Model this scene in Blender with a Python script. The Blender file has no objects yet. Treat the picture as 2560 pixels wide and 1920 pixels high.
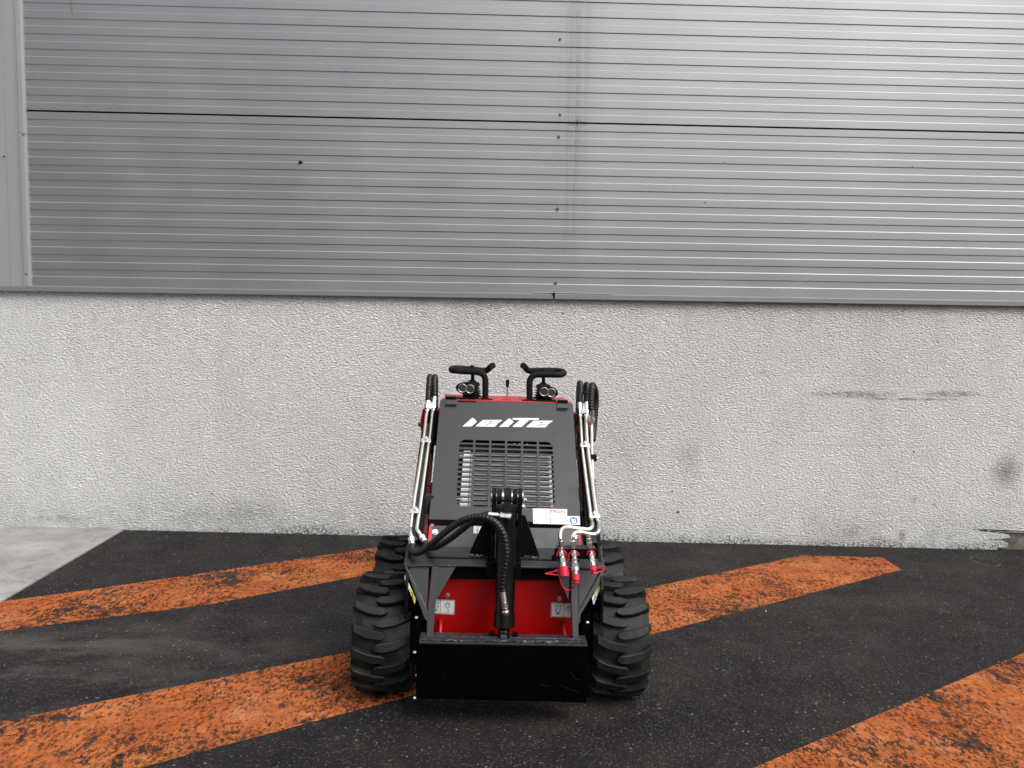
import bpy, bmesh, math, random
from math import sin, cos, pi, radians, sqrt, atan2
from mathutils import Vector, Matrix
random.seed(7)
S = bpy.context.scene
COL = S.collection

# ------------------------------------------------------------ camera, sky, light, exposure
FPX = 1923.0
cam_d = bpy.data.cameras.new('camera'); cam = bpy.data.objects.new('camera', cam_d); COL.objects.link(cam)
cam_d.sensor_fit = 'HORIZONTAL'; cam_d.sensor_width = 36.0; cam_d.lens = 36.0 * FPX / 2560.0
cam_d.clip_start = 0.05; cam_d.clip_end = 500
CR = (Matrix.Rotation(radians(-1.86), 3, 'Z') @ Matrix.Rotation(radians(90 - 4.32), 3, 'X') @ Matrix.Rotation(radians(0.797), 3, 'Z'))
CP = Vector((0, -6.3, 1.767))
cam.matrix_world = Matrix.Translation(CP) @ CR.to_4x4()
S.camera = cam
S.render.resolution_x = 1024; S.render.resolution_y = 768

W = bpy.data.worlds.new('World'); S.world = W; W.use_nodes = True
wn = W.node_tree; bg = wn.nodes['Background']
sky = wn.nodes.new('ShaderNodeTexSky'); sky.sky_type = 'NISHITA'; sky.sun_disc = False
SUN_EL, SUN_ROT = radians(50), radians(136)
sky.sun_elevation = SUN_EL; sky.sun_rotation = SUN_ROT; sky.dust_density = 4.0; sky.air_density = 1.0; sky.ozone_density = 1.0
hs = wn.nodes.new('ShaderNodeHueSaturation'); hs.inputs['Saturation'].default_value = 0.15   # a grey overcast sky
wn.links.new(sky.outputs[0], hs.inputs['Color']); 
tcw = wn.nodes.new('ShaderNodeTexCoord'); spw = wn.nodes.new('ShaderNodeSeparateXYZ'); wn.links.new(tcw.outputs['Generated'], spw.inputs[0])
mrw = wn.nodes.new('ShaderNodeMapRange'); wn.links.new(spw.outputs[2], mrw.inputs[0])          # cloud cover: three times brighter overhead than at the horizon
for i_, q_ in enumerate((0.0, 1.0, 0.55, 1.65)): mrw.inputs[i_ + 1].default_value = q_
vmw = wn.nodes.new('ShaderNodeVectorMath'); vmw.operation = 'SCALE'; wn.links.new(hs.outputs[0], vmw.inputs[0]); wn.links.new(mrw.outputs[0], vmw.inputs['Scale'])
wn.links.new(vmw.outputs[0], bg.inputs['Color'])
bg.inputs['Strength'].default_value = 0.115
sd = bpy.data.lights.new('sun', 'SUN'); sd.energy = 1.0; sd.angle = radians(35); sd.color = (1.0, 0.985, 0.96)
so = bpy.data.objects.new('sun', sd); COL.objects.link(so)
sdir = Vector((sin(SUN_ROT) * cos(SUN_EL), cos(SUN_ROT) * cos(SUN_EL), sin(SUN_EL)))
so.rotation_euler = sdir.to_track_quat('Z', 'Y').to_euler(); so.location = (4, -8, 10)
S.view_settings.view_transform = 'Standard'; S.view_settings.look = 'None'
S.view_settings.exposure = 0.60; S.view_settings.gamma = 1.0; S.view_settings.use_curve_mapping = False
S.cycles.max_bounces = 8

# ------------------------------------------------------------ measuring: photo point -> point on a real plane
TH = 0.0181                                   # the yard falls slightly to the right
MX, MY = 0.075, -2.65                         # loader position (front axle)
LR = Matrix.Rotation(TH, 3, 'Y'); LO = Vector((MX, MY, -MX * TH))
def ray(x, y): return CR @ Vector(((x - 1280) / FPX, -(y - 960) / FPX, -1.0))
LP = LR.transposed() @ (CP - LO)
def lray(x, y): return LR.transposed() @ ray(x, y)
def at(x, y, Y):
    d = lray(x, y); return LP + d * ((Y - LP.y) / d.y)
def wall(x, y, Y=0.0):
    d = ray(x, y); return CP + d * ((Y - CP.y) / d.y)
def ground(x, y, h=0.0):
    n = LR @ Vector((0, 0, 1)); d = ray(x, y); return CP + d * ((n * h - CP).dot(n) / d.dot(n))
class Plane:
    """plane of the loader holding the cross direction; two heights give its slope"""
    def __init__(s, y1, Y1, y2, Y2):
        s.o = at(1258, y1, Y1); s.o.x = 0; b = at(1258, y2, Y2); b.x = 0
        s.v = (b - s.o).normalized(); s.u = Vector((1, 0, 0)); s.n = s.u.cross(s.v)
        if s.v.z < 0: s.n = -s.n
        if s.n.y > 0: s.n = -s.n
    def __call__(s, x, y, off=0.0):
        d = lray(x, y); o = s.o + s.n * off
        return LP + d * ((o - LP).dot(s.n) / d.dot(s.n))
    def uv(s, x, y, off=0.0):
        p = s(x, y, off) - s.o; return (p.dot(s.u), p.dot(s.v))
    def pt(s, u, v, off=0.0): return s.o + s.u * u + s.v * v + s.n * off
def r1(p): return (1000 + p[0] / 3.95, 880 + p[1] / 3.95)
def r2(p): return (1000 + p[0] / 3.95, 1200 + p[1] / 3.95)
def r6(p): return (1080 + p[0] / 5.821, 890 + p[1] / 5.821)
def r7(p): return (1130 + p[0] / 6.911, 1040 + p[1] / 6.911)
def a5(p): return (1360 + p[0] / 9.217, 1320 + p[1] / 9.217)
def a7(p): return (1320 + p[0] / 15.8, 1260 + p[1] / 15.8)
def a8(p): return (1160 + p[0] / 8.295, 1220 + p[1] / 8.295)

# ------------------------------------------------------------ materials
class MT:
    def __init__(s, name):
        s.m = bpy.data.materials.new(name); s.m.use_nodes = True; s.t = s.m.node_tree; s.b = s.t.nodes['Principled BSDF']
        s.tc = None
    def n(s, t, **k):
        x = s.t.nodes.new(t)
        for a, v in k.items(): setattr(x, a, v)
        return x
    def l(s, a, b): s.t.links.new(a, b)
    def co(s, scale=None, loc=None):
        if not s.tc: s.tc = s.n('ShaderNodeTexCoord')
        o = s.tc.outputs['Object']
        if scale or loc:
            mp = s.n('ShaderNodeMapping'); s.l(o, mp.inputs[0])
            if scale: mp.inputs['Scale'].default_value = scale
            if loc: mp.inputs['Location'].default_value = loc
            o = mp.outputs[0]
        return o
    def noise(s, sc, det=4, rough=.55, scale=None, dist=0, loc=None):
        x = s.n('ShaderNodeTexNoise'); x.inputs['Scale'].default_value = sc; x.inputs['Detail'].default_value = det
        x.inputs['Roughness'].default_value = rough; x.inputs['Distortion'].default_value = dist
        s.l(s.co(scale, loc), x.inputs['Vector']); return x.outputs[0]
    def vor(s, sc, scale=None, feature='F1'):
        x = s.n('ShaderNodeTexVoronoi'); x.feature = feature; x.inputs['Scale'].default_value = sc
        s.l(s.co(scale), x.inputs['Vector']); return x
    def ramp(s, v, a, b, ca=0.0, cb=1.0):
        x = s.n('ShaderNodeMapRange'); s.l(v, x.inputs[0])
        for i, q in enumerate((a, b, ca, cb)): x.inputs[i + 1].default_value = q
        return x.outputs[0]
    def math(s, op, a, b=None):
        x = s.n('ShaderNodeMath', operation=op)
        for i, q in enumerate((a, b)):
            if q is None: continue
            if hasattr(q, 'is_linked'): s.l(q, x.inputs[i])
            else: x.inputs[i].default_value = q
        return x.outputs[0]
    def mix(s, f, a, b):
        x = s.n('ShaderNodeMix', data_type='RGBA')
        for k, q in ((0, f), (6, a), (7, b)):
            if hasattr(q, 'is_linked'): s.l(q, x.inputs[k])
            elif k == 0: x.inputs[0].default_value = q
            else: x.inputs[k].default_value = (*q, 1)
        return x.outputs[2]
    def col(s, c):
        if hasattr(c, 'is_linked'): s.l(c, s.b.inputs['Base Color'])
        else: s.b.inputs['Base Color'].default_value = (*c, 1)
    def set(s, rough=.5, metal=0.0, spec=None):
        for k, q in (('Roughness', rough), ('Metallic', metal)):
            if hasattr(q, 'is_linked'): s.l(q, s.b.inputs[k])
            else: s.b.inputs[k].default_value = q
        if spec is not None: s.b.inputs['Specular IOR Level'].default_value = spec
    def bump(s, h, st, dist=.01):
        x = s.n('ShaderNodeBump'); x.inputs['Strength'].default_value = st; x.inputs['Distance'].default_value = dist
        s.l(h, x.inputs['Height']); 
        if s.b.inputs['Normal'].is_linked: s.l(s.b.inputs['Normal'].links[0].from_socket, x.inputs['Normal'])
        s.l(x.outputs[0], s.b.inputs['Normal'])
    def xyz(s):
        x = s.n('ShaderNodeSeparateXYZ'); s.l(s.co(), x.inputs[0]); return x.outputs

def paint(name, c, rough, grime=.25, spec=.5, peel=.15):
    m = MT(name)
    d = m.noise(9, 5, .6); g = m.ramp(d, .42, .75, 0, grime)
    dirt = tuple(q * .6 + .006 for q in c)
    m.col(m.mix(g, c, dirt)); m.set(m.ramp(m.noise(14, 4), .3, .7, rough - .06, rough + .10), 0, spec)
    m.bump(m.noise(90, 2), peel, .0006)
    return m.m
def metal(name, c, rough):
    m = MT(name); m.col(m.mix(m.ramp(m.noise(12, 3), .4, .7, 0, .25), c, tuple(q * .7 for q in c)))
    m.set(m.ramp(m.noise(9, 3), .3, .7, rough - .03, rough + .06), 1.0); return m.m
BLACK = paint('black satin paint', (.0008, .0009, .0011), .42, .3, .17)
PLATEP = paint('black plate paint', (.0005, .0005, .0007), .55, .1, .03)
GREYP = paint('sky toned black paint', (.023, .024, .0265), .38, .25, .55)  # loader's black paint, sky sheen of upward faces put into the grey
HOODP = paint('charcoal matt hood paint', (.021, .022, .024), .46, .5, .55)
MATTE = paint('matt black foam', (.0022, .0022, .0026), .75, .2, .3, .5)
RED = paint('red enamel', (.38, .0014, .0014), .36, .12, .4)
RED_PALE = paint('pale red enamel', (.50, .022, .020), .42, .35, .5)  # second red, lighter and less saturated than the chassis red
REDP = paint('red plastic', (.55, .006, .022), .42, .15, .5)
ZINC = metal('zinc plated steel', (.78, .78, .76), .26)
GALV = metal('dull galvanised steel', (.52, .52, .52), .42)
YZINC = metal('yellow passivated steel tube', (.90, .88, .78), .30)
CHROME = metal('chrome', (.85, .85, .85), .12)
WHITEP = paint('white print', (.80, .80, .80), .4, .1)
LABEL = paint('white label film', (.78, .78, .77), .35, .2)
PRINT = paint('black print', (.015, .015, .015), .5, .1)
ORANGEP = paint('orange print', (.75, .20, .06), .4, .1)
BLUEP = paint('blue print', (.03, .12, .40), .4, .1)
YELLOWP = paint('yellow label print', (.62, .55, .04), .4, .2)
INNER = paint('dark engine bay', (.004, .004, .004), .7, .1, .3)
FIN = MT('aluminium radiator plate'); FIN.col((.74, .74, .76)); FIN.set(.4, .25); FIN = FIN.m
def m_rubber():
    m = MT('tyre rubber')
    c = m.mix(m.ramp(m.noise(11, 5, .65), .48, .72), (.0035, .0037, .0043), (.026, .023, .0175))
    c = m.mix(m.ramp(m.noise(70, 3, .7, (1, .25, 1)), .60, .72, 0, .45), c, (.06, .056, .05))
    m.col(c); m.set(.62, 0, .4); m.bump(m.noise(120, 4), .35, .001); return m.m
RUBBER = m_rubber()
def m_hose():
    m = MT('spiral wrapped hose'); m.col((.004, .004, .0045)); m.set(.42, 0, .5); m.bump(m.noise(150, 2), .2, .0006); return m.m
HOSE = m_hose()
def m_lens():
    m = MT('lamp reflector'); m.col((.30, .31, .25)); m.set(.16, .95); return m.m
LENS = m_lens()
def m_glass():
    m = MT('lamp lens glass'); m.col((.9, .9, .9)); m.set(.05); m.b.inputs['Transmission Weight'].default_value = 1.0; m.b.inputs['IOR'].default_value = 1.15; return m.m
GLASS = m_glass()

def m_asphalt():
    m = MT('asphalt')
    big = m.ramp(m.noise(.55, 4, .6), .35, .7)
    c = m.mix(big, (.0045, .0041, .0039), (.0115, .0102, .0096))
    c = m.mix(m.ramp(m.noise(3.2, 8, .76, (1, .8, 1)), .42, .62, 0, .8), c, (.023, .0205, .0192))
    # pale scuffed patches
    px = m.noise(1.1, 6, .7, (1, 1.8, 1), .3, (3.1, 1.7, 0))
    sx = m.xyz()
    left = m.math('MULTIPLY', m.ramp(sx[0], -1.0, -2.2), m.ramp(sx[1], -1.7, -2.3))
    c = m.mix(m.math('MULTIPLY', m.ramp(px, .44, .62, 0, .75), left), c, (.125, .118, .110))
    c = m.mix(m.ramp(px, .52, .72, 0, .35), c, (.07, .066, .06))
    v = m.vor(85); sep = m.n('ShaderNodeSeparateColor'); m.l(v.outputs['Color'], sep.inputs[0])
    sp = m.math('MULTIPLY', m.ramp(sep.outputs[0], .50, .95), m.ramp(v.outputs['Distance'], .50, .25))
    c = m.mix(m.math('MULTIPLY', sp, .8), c, (.12, .113, .107))
    v2 = m.vor(60); sp2 = m.n('ShaderNodeSeparateColor'); m.l(v2.outputs['Color'], sp2.inputs[0])
    s2 = m.math('MULTIPLY', m.ramp(sp2.outputs[1], .972, .978), m.ramp(v2.outputs['Distance'], .34, .26))
    c = m.mix(s2, c, (.24, .23, .22))
    fine = m.ramp(m.noise(230, 3, .7), .35, .7)
    c = m.mix(m.math('MULTIPLY', fine, .45), c, (.034, .031, .030))
    m.col(c); m.set(m.ramp(m.noise(2.0, 5), .35, .7, .66, .9), 0, .17)
    m.bump(v.outputs['Distance'], 1.0, .006); m.bump(m.noise(60, 5, .75), .9, .010)
    return m.m
ASPH = m_asphalt()
def m_concrete():
    m = MT('weathered concrete slab')
    c = m.mix(m.ramp(m.noise(1.7, 7, .65, (1, 1.2, 1)), .35, .68), (.21, .207, .20), (.36, .355, .345))
    c = m.mix(m.ramp(m.noise(9, 6, .7, (1, 1.2, 1)), .50, .72, 0, .7), c, (.12, .117, .112))
    m.col(c); m.set(.85, 0, .3); m.bump(m.noise(70, 5, .7), .35, .003); return m.m
def m_roadpaint():
    m = MT('worn orange road paint')
    c = m.mix(m.ramp(m.noise(2.2, 5, .6), .35, .65), (.38, .093, .018), (.47, .150, .040))
    c = m.mix(m.ramp(m.noise(16, 7, .78, (1, 1.2, 1)),   .43, .66, 0, .82), c, (.18, .042, .014))
    c = m.mix(m.ramp(m.noise(5, 4, .7, None, 0, (5, 2, 1)), .54, .72, 0, .55), c, (.56, .24, .12))
    c = m.mix(m.ramp(m.noise(1.3, 4, .6, (.5, 2.2, 1), 0, (1, 8, 1)), .50, .66, 0, .50), c, (.16, .048, .020))
    c = m.mix(m.ramp(m.noise(160, 3, .7), .55, .70, 0, .5), c, (.12, .035, .015))
    m.col(c); m.set(.82, 0, .25)
    # flaked away down to the asphalt beneath
    wear = m.ramp(m.noise(1.6, 5, .6, None, 0, (2, 6, 0)), .3, .7, -.06, .085)
    a = m.ramp(m.math('ADD', m.noise(52, 8, .80, (1, .6, 1), .3), wear), .505, .575)
    b = m.ramp(m.math('ADD', m.noise(12, 9, .80, (1, .62, 1), .2, (9, 4, 2)), wear), .555, .60)
    hole = m.math('MAXIMUM', a, b)
    tr = m.n('ShaderNodeBsdfTransparent'); mx = m.n('ShaderNodeMixShader'); out = m.t.nodes['Material Output']
    m.l(hole, mx.inputs[0]); m.l(m.b.outputs[0], mx.inputs[1]); m.l(tr.outputs[0], mx.inputs[2]); m.l(mx.outputs[0], out.inputs[0])
    v = m.vor(110); m.bump(v.outputs['Distance'], .7, .003); m.bump(m.noise(50, 5, .7), .5, .004)
    return m.m
def m_plaster():
    m = MT('rough white render')
    x, y, z = m.xyz()
    c = m.mix(m.ramp(m.noise(.8, 5, .6), .35, .7), (.80, .796, .784), (.88, .876, .866))
    c = m.mix(m.ramp(m.noise(2.6, 6, .7, (1, 1, .45)), .52, .75, 0, .3), c, (.52, .51, .49))
    c = m.mix(m.ramp(m.noise(.45, 3, .5, None, 0, (7, 0, 3)), .55, .75, 0, .25), c, (.50, .44, .40))
    # height above the sloping yard
    h = m.math('ADD', z, m.math('MULTIPLY', x, TH))
    nz = m.noise(3.0, 8, .75)
    d0 = m.math('MULTIPLY', m.ramp(h, .38, .0), m.ramp(nz, .40, .68))
    c = m.mix(m.math('MULTIPLY', d0, .5), c, (.26, .255, .235))
    nf = m.noise(26, 10, .85, (1, 1, 1.6))
    edge = m.math('ADD', m.math('MULTIPLY', nf, .22), m.ramp(m.noise(1.7, 4), .40, .65, -.03, .055))
    right = m.ramp(x, -3.2, -1.2, .45, 1)
    mo = m.math('MULTIPLY', m.ramp(m.math('SUBTRACT', m.math('MULTIPLY', edge, right), h), .040, .115), m.ramp(m.noise(48, 6, .8), .46, .56))
    c = m.mix(m.math('MULTIPLY', mo, .9), c, (.018, .020, .013))
    dr = m.math('MULTIPLY', m.ramp(z, 1.45, 2.0), m.ramp(m.noise(5, 5, .8, (1, 1, .08)), .50, .72))
    c = m.mix(m.math('MULTIPLY', dr, .30), c, (.36, .355, .34))
    # scrape marks, spray spot, rust smudge
    def blob(cx, cz, rx, rz, soft, amt, colr, nsc, c, lo=.35, hi=.6):
        mp = m.n('ShaderNodeMapping'); m.l(m.co(), mp.inputs[0])
        mp.inputs['Location'].default_value = (-cx / rx, 0, -cz / rz); mp.inputs['Scale'].default_value = (1 / rx, 0, 1 / rz)
        g = m.n('ShaderNodeVectorMath', operation='LENGTH'); m.l(mp.outputs[0], g.inputs[0])
        f = m.math('MULTIPLY', m.ramp(g.outputs['Value'], 1, 1 - soft), m.ramp(m.noise(nsc, 6, .7, (1, 1, 2.5) if nsc < 30 else None), lo, hi))
        return m.mix(m.math('MULTIPLY', f, amt), c, colr)
    p = wall(2515, 1178); c = blob(p.x, p.z, .16, .18, .98, .80, (.12, .12, .12), 60, c, .2, .55)
    p = wall(2130, 986); c = blob(p.x, p.z, .46, .035, .6, .75, (.20, .20, .20), 12, c)
    p = wall(2380, 985); c = blob(p.x, p.z, .34, .032, .6, .75, (.20, .20, .20), 12, c)
    p = wall(2150, 1113); c = blob(p.x, p.z, 1.0, .008, .6, .35, (.30, .30, .29), 9, c)
    p = wall(2270, 998); c = blob(p.x, p.z, .55, .014, .6, .8, (.16, .16, .16), 9, c)
    p = wall(1905, 930); c = blob(p.x, p.z, .05, .02, .6, .5, (.2, .2, .2), 12, c)
    p = wall(1725, 1145); c = blob(p.x, p.z, .12, .22, .9, .45, (.34, .30, .25), 22, c, .3, .6)
    p = wall(1560, 1110); c = blob(p.x, p.z, .30, .45, .9, .30, (.40, .36, .32), 22, c, .3, .6)
    p = wall(2285, 1250); c = blob(p.x, p.z, .03, .045, .8, .7, (.2, .2, .19), 40, c)
    p = wall(2335, 1262); c = blob(p.x, p.z, .03, .03, .8, .7, (.2, .2, .19), 40, c)
    p = wall(2130, 1330); c = blob(p.x, p.z, .22, .10, .9, .5, (.26, .26, .24), 20, c)
    p = wall(2255, 1340); c = blob(p.x, p.z, .04, .07, .8, .9, (.06, .06, .05), 40, c)
    p = wall(1180, 780); c = blob(p.x, p.z, .3, .16, .9, .3, (.35, .35, .34), 22, c)
    p = wall(160, 1298); c = blob(p.x, p.z, .25, .05, .8, .6, (.28, .28, .26), 22, c)
    p = wall(600, 1285); c = blob(p.x, p.z, .6, .14, .9, .55, (.26, .26, .245), 18, c)
    v = m.vor(46, (1, 1, 1.5)); sep = m.n('ShaderNodeSeparateColor'); m.l(v.outputs['Color'], sep.inputs[0])
    m.col(c); m.set(.9, 0, .25)
    mp = m.n('ShaderNodeMapping'); m.l(m.co(), mp.inputs[0]); mp.inputs['Rotation'].default_value = (0, radians(28), 0); mp.inputs['Scale'].default_value = (.62, 1, 1.25)
    nx = m.n('ShaderNodeTexNoise'); nx.inputs['Scale'].default_value = 74; nx.inputs['Detail'].default_value = 3; nx.inputs['Roughness'].default_value = .55; nx.inputs['Distortion'].default_value = .5
    m.l(mp.outputs[0], nx.inputs['Vector']); m.bump(nx.outputs[0], 1.0, .050)
    return m.m
PLASTER = m_plaster()
def m_clad():
    m = MT('silver coated cladding sheet')
    x, y, z = m.xyz()
    c = m.mix(m.ramp(m.noise(.7, 4, .5), .3, .7), (.335, .339, .350), (.39, .394, .405))
    p = wall(1436, 250)
    near = m.math('SUBTRACT', 1.0, m.ramp(m.math('ABSOLUTE', m.math('SUBTRACT', x, p.x)), .0, .16))
    st = m.ramp(m.noise(34, 4, .75, (1, 1, .02)), .42, .66)
    low = m.ramp(z, 2.1, 3.2, .12, .62)
    c = m.mix(m.math('MULTIPLY', m.math('MULTIPLY', st, near), low), c, (.20, .20, .195))
    near2 = m.math('SUBTRACT', 1.0, m.ramp(m.math('ABSOLUTE', m.math('SUBTRACT', x, p.x)), .05, .30))
    c = m.mix(m.math('MULTIPLY', near2, m.ramp(z, 2.4, 3.6, .03, .22)), c, (.24, .24, .24))
    wide = m.ramp(m.noise(26, 4, .8, (1, 1, .03), 0, (4, 0, 0)), .54, .75, 0, .16)
    c = m.mix(wide, c, (.28, .28, .28))
    # dirt collected round the joint
    q = wall(1442, 311)
    mp = m.n('ShaderNodeMapping'); m.l(m.co(), mp.inputs[0]); mp.inputs['Location'].default_value = (-q.x / .10, 0, -q.z / .035); mp.inputs['Scale'].default_value = (1 / .10, 0, 1 / .035)
    g = m.n('ShaderNodeVectorMath', operation='LENGTH'); m.l(mp.outputs[0], g.inputs[0])
    c = m.mix(m.math('MULTIPLY', m.ramp(g.outputs['Value'], 1, .1), m.ramp(m.noise(60, 3, .7, (1, 1, .12)), .40, .58)), c, (.03, .03, .028))
    c = m.mix(m.ramp(m.noise(45, 2, .5, None, 0, (2, 2, 2)), .79, .82, 0, .6), c, (.08, .08, .08))
    m.col(c); m.set(m.ramp(m.noise(3, 4), .3, .7, .40, .47), .75, .5)
    m.bump(m.noise(1.1, 2, .5, (.35, 1, 2.2)), .12, .02)
    return m.m
CLAD = m_clad()
TRIM = MT('aluminium trim'); TRIM.col((.36, .364, .372)); TRIM.set(.45, .35); TRIM = TRIM.m
FLASH = MT('dull grey flashing'); FLASH.col((.20, .203, .21)); FLASH.set(.5, .3); FLASH = FLASH.m
SCREW = metal('dark screw', (.16, .16, .165), .4)
SEAL = paint('black joint seal', (.004, .004, .004), .8, .1, .2)
MORTAR = MT('exposed mortar'); MORTAR.col(MORTAR.mix(MORTAR.ramp(MORTAR.noise(14, 7, .7), .35, .65), (.10, .095, .075), (.25, .235, .20))); MORTAR.set(.95, 0, .2); MORTAR.bump(MORTAR.noise(60, 6, .7), 1, .01); MORTAR = MORTAR.m

# ------------------------------------------------------------ mesh helpers
def link(name, me, mat, parent=None):
    if mat and not me.materials: me.materials.append(mat)
    o = bpy.data.objects.new(name, me); COL.objects.link(o)
    if parent: o.parent = parent
    return o
def bm_obj(name, bm, mat, parent=None, smooth=False, bevel=0, seg=2):
    bmesh.ops.recalc_face_normals(bm, faces=bm.faces)
    me = bpy.data.meshes.new(name); bm.to_mesh(me); bm.free()
    if smooth:
        for p in me.polygons: p.use_smooth = True
        me.set_sharp_from_angle(angle=radians(38))
    o = link(name, me, mat, parent)
    if bevel:
        b = o.modifiers.new('bevel', 'BEVEL'); b.width = bevel; b.segments = seg; b.limit_method = 'ANGLE'; b.angle_limit = radians(30)
    return o
def prism(bm, pts, vec):
    a = [bm.verts.new(p) for p in pts]; b = [bm.verts.new(Vector(p) + Vector(vec)) for p in pts]
    n = len(pts); bm.faces.new(a); bm.faces.new(b[::-1])
    for i in range(n): bm.faces.new((a[i], b[i], b[(i + 1) % n], a[(i + 1) % n]))
def boxm(bm, lo, hi):
    x0, y0, z0 = lo; x1, y1, z1 = hi
    prism(bm, [(x0, y0, z0), (x1, y0, z0), (x1, y0, z1), (x0, y0, z1)], (0, y1 - y0, 0))
def box(name, lo, hi, mat, parent=None, bevel=.002):
    bm = bmesh.new(); boxm(bm, lo, hi); return bm_obj(name, bm, mat, parent, False, bevel)
def plate(name, pts, vec, mat, parent=None, bevel=.0015):
    bm = bmesh.new(); prism(bm, pts, vec); return bm_obj(name, bm, mat, parent, False, bevel)
def frame(d):
    d = d.normalized(); u = d.cross(Vector((0, 0, 1)))
    if u.length < .05: u = d.cross(Vector((1, 0, 0)))
    u.normalize(); return u, d.cross(u).normalized()
def segm(bm, a, b, ra, rb=None, n=16, rot=0.0, cap=True):
    a, b = Vector(a), Vector(b); rb = ra if rb is None else rb; u, v = frame(b - a)
    A = [bm.verts.new(a + (u * cos(t) + v * sin(t)) * ra) for t in [rot + 2 * pi * i / n for i in range(n)]]
    B = [bm.verts.new(b + (u * cos(t) + v * sin(t)) * rb) for t in [rot + 2 * pi * i / n for i in range(n)]]
    for i in range(n): bm.faces.new((A[i], A[(i + 1) % n], B[(i + 1) % n], B[i]))
    if cap: bm.faces.new(A[::-1]); bm.faces.new(B)
def lathem(bm, o, ax, prof, n=32):
    """prof: (distance along axis, radius)"""
    o, ax = Vector(o), Vector(ax).normalized(); u, v = frame(ax); rings = []
    for t, r in prof:
        rings.append([bm.verts.new(o + ax * t + (u * cos(a) + v * sin(a)) * max(r, 1e-4)) for a in [2 * pi * i / n for i in range(n)]])
    for A, B in zip(rings, rings[1:]):
        for i in range(n): bm.faces.new((A[i], A[(i + 1) % n], B[(i + 1) % n], B[i]))
    bm.faces.new(rings[0][::-1]); bm.faces.new(rings[-1])
def catmull(P, step=.006, closed=False):
    P = [Vector(p) for p in P]; out = []
    Q = [P[0] * 2 - P[1]] + P + [P[-1] * 2 - P[-2]]
    for i in range(1, len(Q) - 2):
        p0, p1, p2, p3 = Q[i - 1:i + 3]; n = max(2, int((p2 - p1).length / step))
        for k in range(n):
            t = k / n
            out.append(.5 * ((2 * p1) + (p2 - p0) * t + (2 * p0 - 5 * p1 + 4 * p2 - p3) * t * t + (3 * p1 - p0 - 3 * p2 + p3) * t ** 3))
    out.append(P[-1]); return out
def tubem(bm, P, r, n=12, rib=0, pitch=.012, step=.006, smooth_path=True):
    path = catmull(P, step) if smooth_path else [Vector(p) for p in P]
    rings = []; u = None; s = 0
    for i, p in enumerate(path):
        d = (path[min(i + 1, len(path) - 1)] - path[max(i - 1, 0)]).normalized()
        if u is None: u, _ = frame(d)
        u = (u - d * u.dot(d)).normalized(); v = d.cross(u)
        if i: s += (p - path[i - 1]).length
        ring = []
        for k in range(n):
            a = 2 * pi * k / n; rr = r
            if rib:
                ph = ((s / pitch) + a / (2 * pi)) % 1.0
                rr = r - rib * (1 - min(1, abs(ph - .5) * 2 * 3.2 if abs(ph - .5) < .16 else 1))
            ring.append(bm.verts.new(p + (u * cos(a) + v * sin(a)) * rr))
        rings.append(ring)
    for A, B in zip(rings, rings[1:]):
        for k in range(n): bm.faces.new((A[k], A[(k + 1) % n], B[(k + 1) % n], B[k]))
    bm.faces.new(rings[0][::-1]); bm.faces.new(rings[-1])
def tube(name, P, r, mat, parent, n=12, **k):
    bm = bmesh.new(); tubem(bm, P, r, n, **k); return bm_obj(name, bm, mat, parent, True)
def hose(name, P, r, parent, pitch=.014):
    return tube(name, P, r, HOSE, parent, 16, rib=r * .17, pitch=pitch, step=pitch / 7)
def bolt(name, p, d, r, h, mat, parent, washer=True, n=6):
    bm = bmesh.new(); p, d = Vector(p), Vector(d).normalized()
    if washer: segm(bm, p, p + d * h * .22, r * 1.45, n=20)
    segm(bm, p, p + d * h, r, r * .94, n=n, rot=.3)
    return bm_obj(name, bm, mat, parent, False, r * .08)
def sheet(name, loops, P, off, th, mat, parent=None):
    """flat outline with holes (u, v) on plane P, solid thickness th"""
    cu = bpy.data.curves.new('outline', 'CURVE'); cu.dimensions = '2D'; cu.fill_mode = 'BOTH'; cu.extrude = th / 2
    for L in loops:
        sp = cu.splines.new('POLY'); sp.points.add(len(L) - 1); sp.use_cyclic_u = True
        for q, pt in zip(sp.points, L): q.co = (pt[0], pt[1], 0, 1)
    t = bpy.data.objects.new('outline', cu); COL.objects.link(t)
    dg = bpy.context.evaluated_depsgraph_get(); me = bpy.data.meshes.new_from_object(t.evaluated_get(dg)); me.materials.clear()
    for v in me.vertices: v.co = P.pt(v.co.x, v.co.y, off + v.co.z - th / 2)
    bpy.data.objects.remove(t); bpy.data.curves.remove(cu); me.name = name
    return link(name, me, mat, parent)
def text(name, body, u, v, size, P, off, mat, parent, sx=1.0, bold=0.0):
    cu = bpy.data.curves.new('t', 'FONT'); cu.body = body; cu.size = size; cu.align_x = 'CENTER'; cu.align_y = 'CENTER'; cu.offset = bold
    t = bpy.data.objects.new('t', cu); COL.objects.link(t)
    dg = bpy.context.evaluated_depsgraph_get(); me = bpy.data.meshes.new_from_object(t.evaluated_get(dg)); me.materials.clear()
    for w in me.vertices: w.co = P.pt(u + w.co.x * sx, v + w.co.y, off)
    bpy.data.objects.remove(t); bpy.data.curves.remove(cu)
    return link(name, me, mat, parent)
class Frame3:
    """free plane for outlines: origin, u, v, n"""
    def __init__(s, o, u, v): s.o, s.u, s.v = Vector(o), Vector(u), Vector(v); s.n = s.u.cross(s.v).normalized()
    def pt(s, a, b, off=0.0): return s.o + s.u * a + s.v * b + s.n * off
def thing(name, loc, label, cat, rot=(0, 0, 0)):
    o = bpy.data.objects.new(name, None); COL.objects.link(o); o.empty_display_size = .2
    o.location = loc; o.rotation_euler = rot; o['label'] = label; o['category'] = cat; return o

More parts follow.
